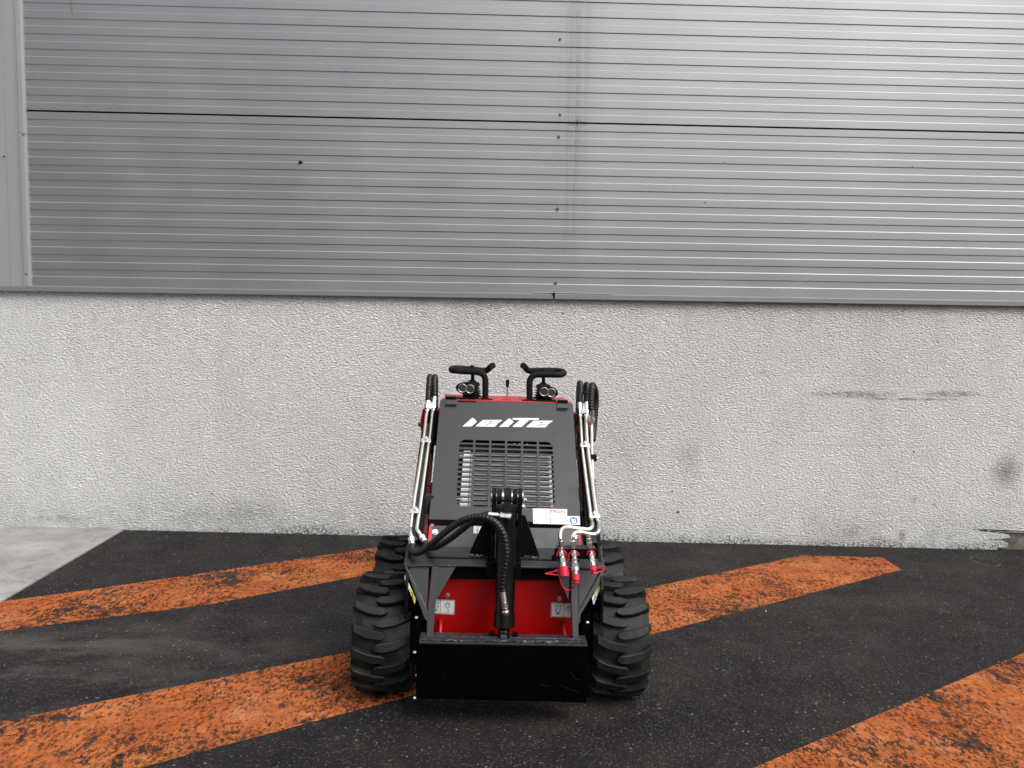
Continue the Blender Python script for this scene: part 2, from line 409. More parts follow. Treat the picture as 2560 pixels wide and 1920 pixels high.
# ------------------------------------------------------------ ground
def structure(o, label=None):
    o['kind'] = 'structure'
    if label: o['label'] = label
    return o
GN = LR @ Vector((0, 0, 1))
bm = bmesh.new()
xs = [-45, 45]; ys = [-70, .12]
vs = [bm.verts.new((x, y, -TH * x)) for x, y in ((-45, -70), (45, -70), (45, .12), (-45, .12))]
bm.faces.new(vs)
asphalt = structure(bm_obj('asphalt_yard', bm, ASPH))
p1, p2 = ground(308, 1327), ground(0, 1508)
dr = (p2 - p1).normalized(); p0 = p1 - dr * .2; p3 = p1 + dr * 14
bm = bmesh.new()
pl = [Vector((-30, .1, 30 * TH)), Vector((p0.x, .1, -TH * p0.x)), p1, Vector((p3.x, p3.y, -TH * p3.x)), Vector((-30, p3.y, 30 * TH))]
prism(bm, [p + Vector((0, 0, .010)) for p in pl], (0, 0, -.03))
slab = structure(bm_obj('concrete_slab', bm, m_concrete()))
ROADP = m_roadpaint()
def stripe(pts, h=.002):
    bm = bmesh.new(); prism(bm, [ground(*p) + Vector((0, 0, h)) for p in pts], (0, 0, -.0012))
    return structure(bm_obj('painted_marking', bm, ROADP))
stripe([(-420, 1893), (0, 1805), (880, 1629), (1608, 1473), (2005, 1389), (2205, 1394), (2255, 1425), (1622, 1588), (1035, 1738), (350, 1920), (-420, 2150)])
stripe([(-420, 1595), (0, 1505), (240, 1473), (955, 1367), (1130, 1365), (1175, 1385), (905, 1440), (520, 1512), (0, 1578), (-420, 1668)], .0022)
stripe([(1885, 1920), (2560, 1632), (3100, 1402), (3600, 1640), (2700, 2500), (900, 2420)])
# chalk ring on the asphalt
c0 = ground(2462, 1404)
def chalk(c, rx, ry, a0, a1, w):
    bm = bmesh.new(); N = 60; prev = None
    for i in range(N + 1):
        a = a0 + (a1 - a0) * i / N; k = 1 + .05 * sin(3 * a)
        e = Vector((cos(a), sin(a), 0)); q0 = c + Vector((e.x * (rx * k), e.y * (ry * k), 0)); q1 = c + Vector((e.x * (rx * k + w), e.y * (ry * k + w), 0))
        cur = [bm.verts.new((q.x, q.y, -TH * q.x + .003)) for q in (q0, q1)]
        if prev: bm.faces.new((prev[0], prev[1], cur[1], cur[0]))
        prev = cur
    return bm
m = MT('faint chalk'); m.col((.20, .20, .19)); m.set(.9)
tr = m.n('ShaderNodeBsdfTransparent'); mx = m.n('ShaderNodeMixShader'); m.l(m.ramp(m.noise(60, 4, .7), .38, .58), mx.inputs[0]); m.l(tr.outputs[0], mx.inputs[1]); m.l(m.b.outputs[0], mx.inputs[2]); m.l(mx.outputs[0], m.t.nodes['Material Output'].inputs[0])
structure(bm_obj('chalk_ring', chalk(c0, .085, .12, 0, 5.6, .006), m.m))
def pebble(px, py, r, mat, label):
    p = ground(px, py); bm = bmesh.new(); bmesh.ops.create_icosphere(bm, subdivisions=2, radius=r)
    for v in bm.verts: v.co *= 1 + random.uniform(-.12, .12); v.co.z *= .7
    o = bm_obj('pebble', bm, mat, None, True); o.location = p + Vector((0, 0, r * .5)); o['label'] = label; o['category'] = 'stone'
pebble(331, 1849, .013, paint('dark stone', (.01, .01, .01), .7), 'small black stone lying on the orange stripe at the lower left')
pebble(1915, 1529, .0055, paint('pale stone', (.55, .5, .36), .6), 'tiny pale yellowish pebble on asphalt beside the right orange stripe')

# loose grit gathered along the foot of the wall and over the yard
rg = random.Random(3); bm = bmesh.new()
for i in range(900):
    if i < 620: x, y, r = rg.uniform(-3.0, 4.6), -.004 - abs(rg.gauss(0, .035)), rg.uniform(.0015, .0045)
    else: x, y, r = rg.uniform(-4, 4.6), rg.uniform(-4.4, -.1), rg.uniform(.0012, .003)
    bmesh.ops.create_icosphere(bm, subdivisions=1, radius=r, matrix=Matrix.Translation((x, y, -TH * x + r * .4)) @ Matrix.Rotation(rg.uniform(0, 3), 4, 'X') @ Matrix.Diagonal((1, rg.uniform(.5, 1.2), .6, 1)))
m = MT('grit'); m.col(m.mix(m.ramp(m.noise(90, 2), .45, .6), (.03, .028, .025), (.22, .21, .19))); m.set(.85)
gr_ = bm_obj('grit', bm, m.m); gr_['kind'] = 'stuff'; gr_['label'] = 'loose grit lying on the asphalt along the wall'

# ------------------------------------------------------------ industrial building
B = thing('industrial_building', (0, 0, 0), 'long grey ribbed metal clad hall on a rough white rendered base behind the loader', 'building')
ZT = 2.020                      # top of the rendered base
XL, XR = -14.0, 14.0
class WP:                        # wall plane for sheet()
    @staticmethod
    def pt(u, v, off=0.0): return Vector((u, -off, v))
def wuv(x, y): p = wall(x, y); return (p.x, p.z)
def rough_line(pts, amp, step=.03):
    out = []
    for a, b in zip(pts, pts[1:]):
        n = max(1, int(sqrt((a[0] - b[0]) ** 2 + (a[1] - b[1]) ** 2) / step))
        for i in range(n):
            t = i / n; out.append((a[0] + (b[0] - a[0]) * t + random.uniform(-amp, amp) * .6, a[1] + (b[1] - a[1]) * t + random.uniform(-amp, amp)))
    out.append(pts[-1]); return out
def zpt(L): return [(2420 + 0, 0)]
def a9(p): return (1600 + p[0] / 2.304, 1200 + p[1] / 2.304)
hole_up = [wuv(*a9(q)) for q in [(2215, 302), (2130, 300), (2000, 292), (1930, 280), (1875, 272), (1900, 282), (1990, 298), (2075, 306), (2130, 318), (2132, 335), (2050, 342), (1985, 345), (1990, 350), (2080, 350), (2118, 362), (2115, 385), (2060, 392), (2060, 404)]]
hole_up = rough_line(hole_up, .004, .02)
xr = hole_up[0][0] + .9; zb = hole_up[-1][1]
right_edge = [(xr, -TH * xr - .05), (xr + .02, hole_up[0][1] + .03), (xr - .45, hole_up[0][1] - .035)]
outline = [(XL, ZT - .012), (XL, -TH * XL - .1)] + [(x, -TH * x - .1) for x in (-8, -4, 0, 3)] + [(hole_up[-1][0], zb - .08)] + hole_up[::-1] + [(xr - .45, hole_up[0][1] - .035), (xr, -TH * xr - .1), (XR, -TH * XR - .1), (XR, ZT - .012)]
base = sheet('rendered_base', [outline], WP, 0.0, .022, PLASTER, B)
base.modifiers.new('bevel', 'BEVEL').width = .004; base.modifiers['bevel'].limit_method = 'ANGLE'
box('mortar_core', (XL, .0225, -.6), (XR, .3, ZT - .012), MORTAR, B, 0)
# cladding panels: flat bands alternately proud and recessed
zs = [wall(62, y).z for y in (277.8, 298, 671.6)]
PITCH = (zs[1] - zs[2]) / 10.0; SEAM = zs[0]; N_R = 11
XP = wall(76, 500).x
def clad_panel(z0, z1, x0, x1, first_dark):
    """sheet profile from the top joint down; dark edge = top of a recessed band"""
    pr = [(z1, .010), (z1, 0.0)]
    z = first_dark; D = .0055; s = .0032
    while z > z0 + .02:
        pr += [(z + .001, 0.0), (z - .0055, D)]
        zl = z - PITCH * .5
        if zl > z0 + .01: pr += [(zl + s, D), (zl - s, 0.0)]
        z -= PITCH
    last = pr[-1][1]; pr += [(z0, last), (z0, .010 + last)]
    bm = bmesh.new(); Y0 = -.020
    xsn = [x0 + (x1 - x0) * i / 24 for i in range(25)]
    rows = [[bm.verts.new((x, Y0 + d, zz)) for x in xsn] for zz, d in pr]
    for A, C in zip(rows, rows[1:]):
        for i in range(24): bm.faces.new((A[i], A[i + 1], C[i + 1], C[i]))
    return bm_obj('cladding_panel', bm, CLAD, B)
g = .0070
clad_panel(ZT + .012, SEAM - g, XP, XR, zs[1])
H2 = PITCH * 11.5
P_H = N_R * PITCH + PITCH * .5
ztop = SEAM
for k in range(2):
    z0 = ztop + g; H = PITCH * 11.5
    clad_panel(z0, z0 + H - g, XP, XR, z0 + H - PITCH * .5)
    ztop = z0 + H
box('joint_seal', (XP, .0, SEAM - .02), (XR, .02, SEAM + .02), SEAL, B, 0)
box('joint_seal', (XP, .0, SEAM + H - .016), (XR, .02, SEAM + H + .024), SEAL, B, 0)
box('wall_core', (XL, .0005, ZT), (XR, .30, ztop - .02), SEAL, B, 0)
# left corner sheets and channel trim
xa, xb, xc = wall(25, 500).x, wall(56, 500).x, wall(65, 500).x
box('corner_sheet', (XL, -.024, ZT + .010), (xa - .001, 0, ztop), TRIM, B, .001)
box('corner_sheet', (xa + .001, -.027, ZT + .010), (xb, 0, ztop), TRIM, B, .001)
zj = wall(60, 335).z
for z0, z1, e in ((ZT + .010, zj, .0), (zj + .002, ztop, .0015)):
    bm = bmesh.new()
    pr = [(xb + .001, 0), (xb + .001, -.036), (xb + .009, -.036), (xb + .009, -.030), (xb + .016, -.030), (xb + .016, -.038 - e), (xc + .022, -.038 - e), (xc + .022, -.034), (XP + .004, -.030), (XP + .004, 0)]
    prism(bm, [(x, y, z0) for x, y in pr], (0, 0, z1 - z0)); bm_obj('channel_trim', bm, TRIM, B, False, .001)
# base flashing in two lengths, joint at the middle
xj = wall(1384, 733).x
for x0, x1 in ((XL, xj - .007), (xj + .007, XR)):
    bm = bmesh.new()
    pr = [(.0, ZT + .016), (-.024, ZT + .014), (-.040, ZT + .006), (-.042, ZT - .030), (-.038, ZT - .034), (-.034, ZT - .030), (-.034, ZT - .012), (0, ZT - .010)]
    prism(bm, [(x0, y, z) for y, z in pr], (x1 - x0, 0, 0)); bm_obj('base_flashing', bm, FLASH, B, False, .0008)
box('joint_backing', (xj - .03, -.033, ZT - .026), (xj + .03, -.024, ZT + .012), SEAL, B, .001)
bx = wall(1525, 725)
box('sealant_strip', (wall(1330, 724).x, -.0300, ZT + .018), (bx.x, -.0205, ZT + .0205), GALV, B, .001)
for x, y in ((1400, 98), (1400, 287), (1397, 342), (1394, 522), (1389, 708)):
    p = wall(x, y, -.02); bolt('screw', (p.x, -.0175, p.z), (0, -1, 0), .0085, .012, SCREW, B)
for x, y in ((68, 683), (60, 335)):
    p = wall(x, y, -.03); bolt('screw', (p.x, -.038, p.z), (0, -1, 0), .008, .010, GALV, B)
def fleck(px, py, r, legs=3, Y=-.021):
    p = wall(px, py, Y); bm = bmesh.new(); bmesh.ops.create_icosphere(bm, subdivisions=1, radius=r, matrix=Matrix.Translation(p))
    for k in range(legs):
        a = random.uniform(0, 6.28); q = p + Vector((cos(a) * r * 1.7, -.002, sin(a) * r * 1.7)); segm(bm, p, q, r * .25, r * .15, 5)
    return bm_obj('dirt_fleck', bm, SEAL, B)
fleck(751, 406, .013, 5); fleck(1810, 405, .004); fleck(1763, 506, .005); fleck(1384, 735, .012, 4, -.04); fleck(2281, 417, .004)
for x, y, r in ((1228, 765, .005), (1407, 784, .006), (1681, 1228, .006), (1695, 1280, .009), (530, 1235, .006), (10, 391, .006), (8, 260, .003), (2285, 1130, .007)):
    fleck(x, y, r, 2, -.002 if y > 715 else -.027)
# dry stalk hanging at the top left of the cladding
tube('dry_stalk', [wall(175, 0, -.022), wall(176, 12, -.024), wall(179, 26, -.023), wall(182, 36, -.022)], .0018, MORTAR, B, 5)

# ------------------------------------------------------------ added unseen hall, darkens the left cladding by its reflection
N2 = thing('unseen_hall', (-20, -22, 0), 'added unseen dark hall behind the camera, darkens the reflection in the left cladding', 'building')
NW = paint('dark clad wall', (.045, .042, .040), .8)
def nbox(name, lo, hi, mat): 
    o = box(name, lo, hi, mat, N2, 0); return o
nbox('unseen_hall_wall', (-14, -14, -.5), (14, 0, 11.5), NW); nbox('unseen_hall_roof', (-14.4, -14.4, 11.5), (14.4, .4, 11.9), INNER)
for i in range(8):
    x = -11.5 + i * 3.1; f = nbox('window', (x, 0.001, 1.2), (x + 1.8, .08, 2.8), TRIM); p_ = nbox('pane', (x + .08, .081, 1.28), (x + 1.72, .09, 2.72), BLACK); p_.parent = f

# ------------------------------------------------------------ the loader
L = thing('mini_skid_steer_loader', LO, 'black and red stand-on mini skid steer loader parked on the asphalt facing the viewer', 'loader', (0, TH, 0))
HOOD = Plane(1308, 0.0, 1004, 0.50)
BAND = Plane(1364, -.085, 1314, -.02)
CROSS = Plane(1414, -.22, 1366, -.10)
GUS = Plane(1415, -.225, 1592, -.345)
ARM = Plane(1345, -.09, 1024, .62)
FRONT = Frame3((0, -.15, 0), (1, 0, 0), (0, 0, 1))
UPN = Vector((0, 0, 1)); FW = Vector((0, -1, 0))

# wheels -------------------------------------------------------
RW, WW, CXW = .281, .262, .554
def surf_r(x):                    # carcass radius across the tread
    a = abs(x) / (WW / 2)
    return RW - .030 - .010 * a * a - (.0 if a < .86 else (a - .86) * .28)
def tyre_mesh():
    bm = bmesh.new(); N = 96
    prof = [(-.110, .155), (-.126, .175), (-.133, .205), (-.131, .228)]
    for i in range(13):
        x = -.118 + .236 * i / 12; prof.append((x, surf_r(x)))
    prof += [(.131, .228), (.133, .205), (.126, .175), (.110, .155), (.0, .150)]
    rings = [[bm.verts.new((x, r * cos(2 * pi * k / N), r * sin(2 * pi * k / N))) for x, r in prof] for k in range(N)]
    for k in range(N):
        A, C = rings[k], rings[(k + 1) % N]
        for j in range(len(prof)):
            j2 = (j + 1) % len(prof); bm.faces.new((A[j], A[j2], C[j2], C[j]))
    NL = 16
    for side in (-1, 1):
        for k in range(NL):
            th0 = 2 * pi * (k + (.5 if side > 0 else 0)) / NL
            pts = []; M = 19
            for i in range(M):
                t = i / (M - 1); x = side * (.134 - .160 * t)
                ang = -.17 * (1 - t) ** 2.6          # swept back toward the shoulder
                w = .0180 + .0028 * sin(pi * t)
                if t > .84: w *= sqrt(max(.03, 1 - ((t - .84) / .165) ** 2))
                pts.append((x, th0 + ang, w))
            rows = []
            for x, th, w in pts:
                a = abs(x) / (WW / 2); top = RW - .006 * min(1, a) ** 2 - (0 if a < .9 else (a - .9) * .16); bot = surf_r(min(max(x, -.128), .128)) - .012
                row = []
                for s, rr in ((-1.22, bot), (-1.0, top - .003), (-.82, top), (.82, top), (1.0, top - .003), (1.22, bot)):
                    row.append(bm.verts.new((x, rr * cos(th + s * w / RW), rr * sin(th + s * w / RW))))
                rows.append(row)
            x, th, w = pts[0]; row = []           # runs down the shoulder
            for s in (-1.1, -.95, -.75, .75, .95, 1.1):
                row.append(bm.verts.new((side * .1345, .222 * cos(th + .025 + s * w / RW), .222 * sin(th + .025 + s * w / RW))))
            rows.insert(0, row)
            for A, C in zip(rows, rows[1:]):
                for j in range(5): bm.faces.new((A[j], A[j + 1], C[j + 1], C[j]))
            bm.faces.new(rows[0]); bm.faces.new(rows[-1][::-1])
    bmesh.ops.recalc_face_normals(bm, faces=bm.faces)
    me = bpy.data.meshes.new('tyre'); bm.to_mesh(me); bm.free()
    for p in me.polygons: p.use_smooth = True
    me.set_sharp_from_angle(angle=radians(35)); me.materials.append(RUBBER); return me
TY = tyre_mesh()
def rim_mesh():
    bm = bmesh.new()
    lathem(bm, (-.105, 0, 0), (1, 0, 0), [(0, .158), (.012, .160), (.016, .146), (.06, .138), (.075, .10), (.075, .05), (.06, .045), (.06, 0)], 40)
    lathem(bm, (.105, 0, 0), (-1, 0, 0), [(0, .158), (.012, .160), (.016, .146), (.06, .138), (.09, .08), (.09, 0)], 40)
    me = bpy.data.meshes.new('wheel'); bmesh.ops.recalc_face_normals(bm, faces=bm.faces); bm.to_mesh(me); bm.free(); me.materials.append(BLACK)
    for p in me.polygons: p.use_smooth = True
    me.set_sharp_from_angle(angle=radians(35)); return me
RM = rim_mesh()
for x, y, ph in ((-CXW, 0, .10), (CXW, 0, .22), (-CXW, .65, .30), (CXW, .65, .05)):
    w = link('wheel', RM, None, L); w.location = (x, y, RW - .004); w.rotation_euler = (ph, 0, 0)
    if x > 0: w.rotation_euler = (ph, 0, 0)
    t = link('tyre', TY, None, w)

# chassis ------------------------------------------------------
CH_Y = -.150
box('chassis', (-.352, CH_Y + .004, .17), (.352, .93, .70), RED, L, .004)
rp = [at(x, y, CH_Y) for x, y in ((1078, 1440), (1440, 1446), (1445, 1640), (1072, 1632))]
plate('front_cover', rp, (0, .004, 0), RED, L)
box('engine_housing', (-.345, .46, .70), (.345, .92, 1.20), INNER, L, .01)
box('engine_bay_floor', (-.35, .02, .701), (.35, .28, .76), INNER, L, .004)
box('chassis_crossbar', (-.352, -.185, .628), (.352, -.1535, .70), BLACK, L, .003)
for s in (-1, 1):
    box('chassis_side', (s * .356 - .004 * s if s < 0 else .353, -.13, .12), (-.353 if s < 0 else .365, .90, .60), BLACK, L, .002)
    for y in (0, .65):
        bm = bmesh.new(); segm(bm, (s * .366, y, RW), (s * .46, y, RW), .075, n=28); segm(bm, (s * .44, y, RW), (s * .455, y, RW), .11, n=28); bm_obj('wheel_hub', bm, BLACK, L, True)
for x, y, Y in ((1041, 1544, -.17), (1037, 1631, -.17), (1037, 1745, -.17), (1469, 1556, -.17), (1043, 1688, -.12)):
    p = at(x, y, Y)
    s = -1 if p.x < 0 else 1
    bm = bmesh.new(); segm(bm, p + Vector((-.0065, 0, 0)), p + Vector((.0065, 0, 0)), .0085, n=6); p + Vector((s * .012, 0, 0))
    bm_obj('wheel_bolt', bm, ZINC, L, False, .0008)
box('bolt_carrier', (-.46, -.165, .22), (-.375, -.12, .52), BLACK, L, .004)
box('bolt_carrier', (.375, -.165, .22), (.46, -.12, .52), BLACK, L, .004)
for x, y in ((1118.5, 1489), (1398.5, 1497)):
    bolt('bolt', at(x, y, CH_Y), FW, .0085, .008, GALV, L, True, 18)
# red tow pins
for x, yt, yb in ((1103, 1550, 1600), (1410, 1557, 1606)):
    a, b = at(x, yt, CH_Y), at(x - 3 if x < 1200 else x + 3, yb, CH_Y - .10)
    bm = bmesh.new(); m1 = at(x - 1, yt + 3, CH_Y - .05)
    tubem(bm, [a, a + FW * .035, m1 + Vector((0, -.015, -.012)), b, b + Vector((0, 0, -.04))], .0105, 10)
    segm(bm, a, a + FW * .006, .018, n=20); bm_obj('tow_pin', bm, RED, L, True)
# lifting labels on the red cover
def quad_label(name, pts, P, off, mat=LABEL):
    return sheet(name, [[P.uv(*p) if hasattr(P, 'uv') else p for p in pts]], P, off, .0008, mat, L)
def fuv(p): q = at(p[0], p[1], CH_Y); return (q.x, q.z)
def lines(name, segs, w, P, off, mat, parent):
    """strokes (list of polylines in plane units) as thin flat ribbons"""
    bm = bmesh.new()
    for S_ in segs:
        for a, b in zip(S_, S_[1:]):
            a, b = Vector(a), Vector(b); d = (b - a)
            if d.length < 1e-6: continue
            d.normalize(); nrm = Vector((-d.y, d.x)) * w / 2; a = a - d * w * .3; b = b + d * w * .3
            bm.faces.new([bm.verts.new(P.pt(q.x, q.y, off)) for q in (a + nrm, b + nrm, b - nrm, a - nrm)])
    return bm_obj(name, bm, mat, parent)
def circ(cx, cy, r, a0=0, a1=2 * pi, n=22): return [(cx + r * cos(a0 + (a1 - a0) * i / n), cy + r * sin(a0 + (a1 - a0) * i / n)) for i in range(n + 1)]
for side, pts in ((-1, [(333, 1181), (542, 1186), (536, 1327), (333, 1318)]), (1, [(1493, 1210), (1700, 1218), (1697, 1356), (1489, 1350)])):
    L4 = [fuv(r2(p)) for p in pts]; (x0, z1), (x1, _), _, (_, z0) = L4[0], L4[1], L4[2], L4[3]
    lb = sheet('lifting_label', [L4], FRONT, .0012, .0008, LABEL, L)
    w_, h_ = x1 - x0, z1 - z0; cx = x0 + w_ * (.32 if side < 0 else .62)
    FO = .0018
    segs = [[(x0 + .003, z0 + .003), (x1 - .003, z0 + .003), (x1 - .003, z1 - .003), (x0 + .003, z1 - .003), (x0 + .003, z0 + .003)], [(cx, z0), (cx, z1)]]
    def shackle(cx, k):
        s = [[(cx - .017 * k, z0 + h_ * .76), (cx + .017 * k, z0 + h_ * .76)]]
        for i in range(5): q = cx - .016 * k + i * .008 * k; s.append([(q, z0 + h_ * .76), (q + .004, z0 + h_ * .86)])
        s.append([(cx - .013 * k, z0 + h_ * .74), (cx - .013 * k, z0 + h_ * .48), (cx - .004, z0 + h_ * .28), (cx + .010 * k, z0 + h_ * .20)])
        s.append([(cx + .013 * k, z0 + h_ * .74), (cx + .013 * k, z0 + h_ * .48), (cx + .004, z0 + h_ * .28), (cx - .010 * k, z0 + h_ * .20)])
        s.append(circ(cx, z0 + h_ * .45, .009)); s.append([(cx - .010, z0 + h_ * .2), (cx + .012, z0 + h_ * .2)]); return s
    def hook(cx):
        return [circ(cx, z0 + h_ * .62, .013), [(cx - .004, z0 + h_ * .5), (cx - .004, z0 + h_ * .66), (cx - .009, z0 + h_ * .66), (cx, z0 + h_ * .80), (cx + .009, z0 + h_ * .66), (cx + .004, z0 + h_ * .66), (cx + .004, z0 + h_ * .5)],
                [(cx, z0 + h_ * .42), (cx - .001, z0 + h_ * .34)] + circ(cx + .001, z0 + h_ * .24, .007, pi * .6, -pi * .9, 10)]
    if side < 0: segs += shackle(x0 + w_ * .10, .9) + hook(x0 + w_ * .66)
    else: segs += shackle(x0 + w_ * .33, 1.0) + hook(x0 + w_ * .86)
    lines('label_print', segs, .0018, FRONT, FO, PRINT, lb)

# lower cover band behind the cross member --------------------------------
cv = sheet('lower_cover', [[BAND.uv(*p) for p in ((1081, 1314), (1449, 1322), (1462, 1374), (1070, 1368))]], BAND, 0, .004, GREYP, L)
for x, y in ((1087.5, 1330), (1437.5, 1340)):
    bolt('bolt', BAND(x, y), BAND.n, .010, .010, ZINC, L, True, 18)
for pts in (((1073, 1313), (1081, 1313), (1077, 1362), (1068, 1362)), ((1442, 1336), (1452, 1336), (1453, 1372), (1447, 1372))):
    plate('red_side_edge', [BAND(x, y, .004) for x, y in pts], BAND.n * -.03, RED_PALE, L)
lb = sheet('small_warning_label', [[BAND.uv(*r2(p)) for p in ((728, 455), (805, 458), (800, 530), (725, 527))]], BAND, .001, .0008, LABEL, L)
u_, v_ = BAND.uv(*r2((763, 515))); text('label_print', 'T', u_, v_, .022, BAND, .0022, PRINT, lb)
u_, v_ = BAND.uv(*r2((765, 475)))
lines('label_print', [[(u_ - .008, v_ + .008), (u_, v_ - .008), (u_ + .008, v_ + .008)], [(u_, v_ - .008), (u_, v_ + .010)]], .003, BAND, .0022, YELLOWP, lb)

# cross member and arms ----------------------------------------------------
cm_pts = [(1020, 1343), (1052, 1343), (1058, 1365), (1463, 1371), (1466, 1352), (1501, 1352), (1513, 1422), (1010, 1411)]
plate('cross_member', [CROSS(*p) for p in cm_pts], CROSS.n * -.010, GREYP, L, .003)
plate('cross_beam', [CROSS(x, y, -.0105) for x, y in ((1022, 1366), (1500, 1374), (1509, 1420), (1014, 1409))], CROSS.n * -.05, BLACK, L, .003)  # front and underside left plain black for shade, top plate carries the sheen
plate('cross_member_back', [at(1060, 1420, -.165) , at(1460, 1426, -.165), at(1460, 1452, -.165), at(1060, 1446, -.165)], (0, .04, 0), BLACK, L)
for pts, ins in (([(1056, 1060), (1078, 1060), (1055, 1352), (1017, 1350)], [(1079, 1050), (1085, 1050), (1068, 1352), (1057, 1352)]),
            ([(1451, 1062), (1474, 1064), (1503, 1358), (1464, 1358)], [(1440, 1060), (1447, 1060), (1464, 1352), (1458, 1352)])):
    arm = plate('lift_arm', [ARM(*p) for p in pts], ARM.n * -.075, BLACK, L, .003)
    c4 = [ARM(*p, .0) for p in pts]
    # recessed channel web on the arm top
    i0 = [c4[0].lerp(c4[1], .3), c4[0].lerp(c4[1], .72), c4[3].lerp(c4[2], .72), c4[3].lerp(c4[2], .3)]
    plate('arm_channel', [q + ARM.n * .0035 for q in i0], ARM.n * -.003, GREYP, arm, .0005)
    plate('lower_link', [ARM(*p, -.05) for p in ins], ARM.n * -.05, paint('dark red link paint', (.10, .006, .010), .35), L, .002)
# arm end side plates
for s, xx in ((-1, 1016), (1, 1507)):
    a = at(xx, 1412, -.20)
    pr = [(-.205, .68), (-.06, .80), (.02, .80), (.0, .56), (-.17, .45), (-.30, .45), (-.285, .60)]
    x0 = a.x + (.004 if s < 0 else -.016)
    plate('arm_side_plate', [(x0, y, z) for y, z in pr], (.012, 0, 0), BLACK, L)

def weld(name, P, pts, r, parent, off=0.0, mat=GREYP):
    bm = bmesh.new(); path = []
    pts3 = [P(*p, off) for p in pts]
    for a, b in zip(pts3, pts3[1:]):
        n = max(2, int((b - a).length / .007))
        for i in range(n):
            path.append(a.lerp(b, i / n) + Vector((random.uniform(-1, 1), random.uniform(-1, 1), random.uniform(-1, 1))) * r * .35)
    path.append(pts3[-1]); tubem(bm, path, r, 7, smooth_path=False)
    for v in bm.verts: v.co += Vector((random.uniform(-1, 1), random.uniform(-1, 1), random.uniform(-1, 1))) * r * .18
    return bm_obj(name, bm, mat, parent, True)
# gussets
g_l = [dict(name='gusset_plate', pts=[(1016, 1416), (1073, 1414), (1067, 1524), (1064, 1526)], off=-.012),
       dict(name='gusset_plate', pts=[(1092, 1413), (1142, 1413), (1092, 1499), (1089, 1497)], off=-.006),
       dict(name='support_leg', pts=[(1080, 1413), (1093, 1413), (1089, 1500), (1082, 1590), (1067, 1590), (1069, 1530)], off=0),
       dict(name='edge_flange', pts=[(1010, 1411), (1016, 1415), (1069, 1528), (1068.5, 1553), (1063, 1549)], off=0)]
g_r = [dict(name='gusset_plate', pts=[(1384, 1417), (1425, 1418), (1421, 1500)], off=-.006),
       dict(name='gusset_plate', pts=[(1445, 1419), (1503, 1421), (1449, 1526), (1446, 1524)], off=-.012),
       dict(name='support_leg', pts=[(1428, 1418), (1445, 1418), (1446, 1530), (1446, 1596), (1432, 1596), (1428, 1500)], off=0),
       dict(name='edge_flange', pts=[(1507, 1421), (1513, 1423), (1507, 1445), (1452, 1536), (1449, 1558), (1446, 1561), (1446, 1530)], off=0)]
for G in (g_l, g_r):
    for d in G:
        t = -.012 if d['name'] == 'gusset_plate' else (-.05 if d['name'] == 'edge_flange' else -.035)
        o = plate(d['name'], [GUS(*p, d['off']) for p in d['pts']], GUS.n * t, GREYP, L, .0015)
        if d['name'] == 'support_leg': leg = o
    X = 1 if G is g_l else 0
    if X:
        weld('weld_bead', GUS, [(1018, 1416), (1060, 1414), (1140, 1414)], .004, leg, -.001)
        weld('weld_bead', GUS, [(1093, 1416), (1090, 1498)], .003, leg, -.002)
        weld('weld_bead', GUS, [(1019, 1420), (1066, 1522)], .003, leg, -.011)
    else:
        weld('weld_bead', GUS, [(1387, 1418), (1440, 1419), (1503, 1421)], .004, leg, -.001)
        weld('weld_bead', GUS, [(1446, 1422), (1448, 1520)], .003, leg, -.011)
# stickers on the flanks of the arms
stk = [([(1013, 1436), (1040, 1497), (1036.5, 1510), (1010.5, 1445)], 0), ([(1505, 1443), (1507.5, 1461), (1484, 1512), (1480, 1495)], 1)]
for pts, s in stk:
    bk = plate('arm_end_bracket', [GUS(x + (1.5 if s == 0 else -1.5), y, -.014) for x, y in [(pts[0][0], pts[0][1] - 14), pts[1], (pts[2][0], pts[2][1] + 6), pts[3]]], GUS.n * -.02, BLACK, L, .001) if 0 else None
    st = plate('warning_sticker', [GUS(*p, -.014) for p in pts], GUS.n * -.001, LABEL, L, 0)
    if s == 0:
        q = [(1022.5, 1471), (1029, 1471.5), (1040, 1497), (1036.5, 1510)]
        plate('sticker_print', [GUS(*p, -.0125) for p in q], GUS.n * -.0008, YELLOWP, st, 0)
        sg = [[(1015, 1445), (1019, 1455), (1018, 1450), (1020, 1460)], [(1028, 1480), (1033, 1488), (1029, 1490), (1036, 1500)]]
    else:
        q = [(1504.3, 1449), (1505.5, 1455), (1487, 1490), (1484.5, 1486)]
        plate('sticker_print', [GUS(*p, -.0125) for p in q], GUS.n * -.0008, YELLOWP, st, 0)
        sg = [[(1484, 1504), (1486, 1496), (1490, 1492), (1486, 1490)], [(1488, 1503), (1502, 1470)]]
    for S_ in sg: lines('sticker_print', [[GUS.uv(*p, -.012) for p in S_]], .003, GUS, -.0118, PRINT, st)

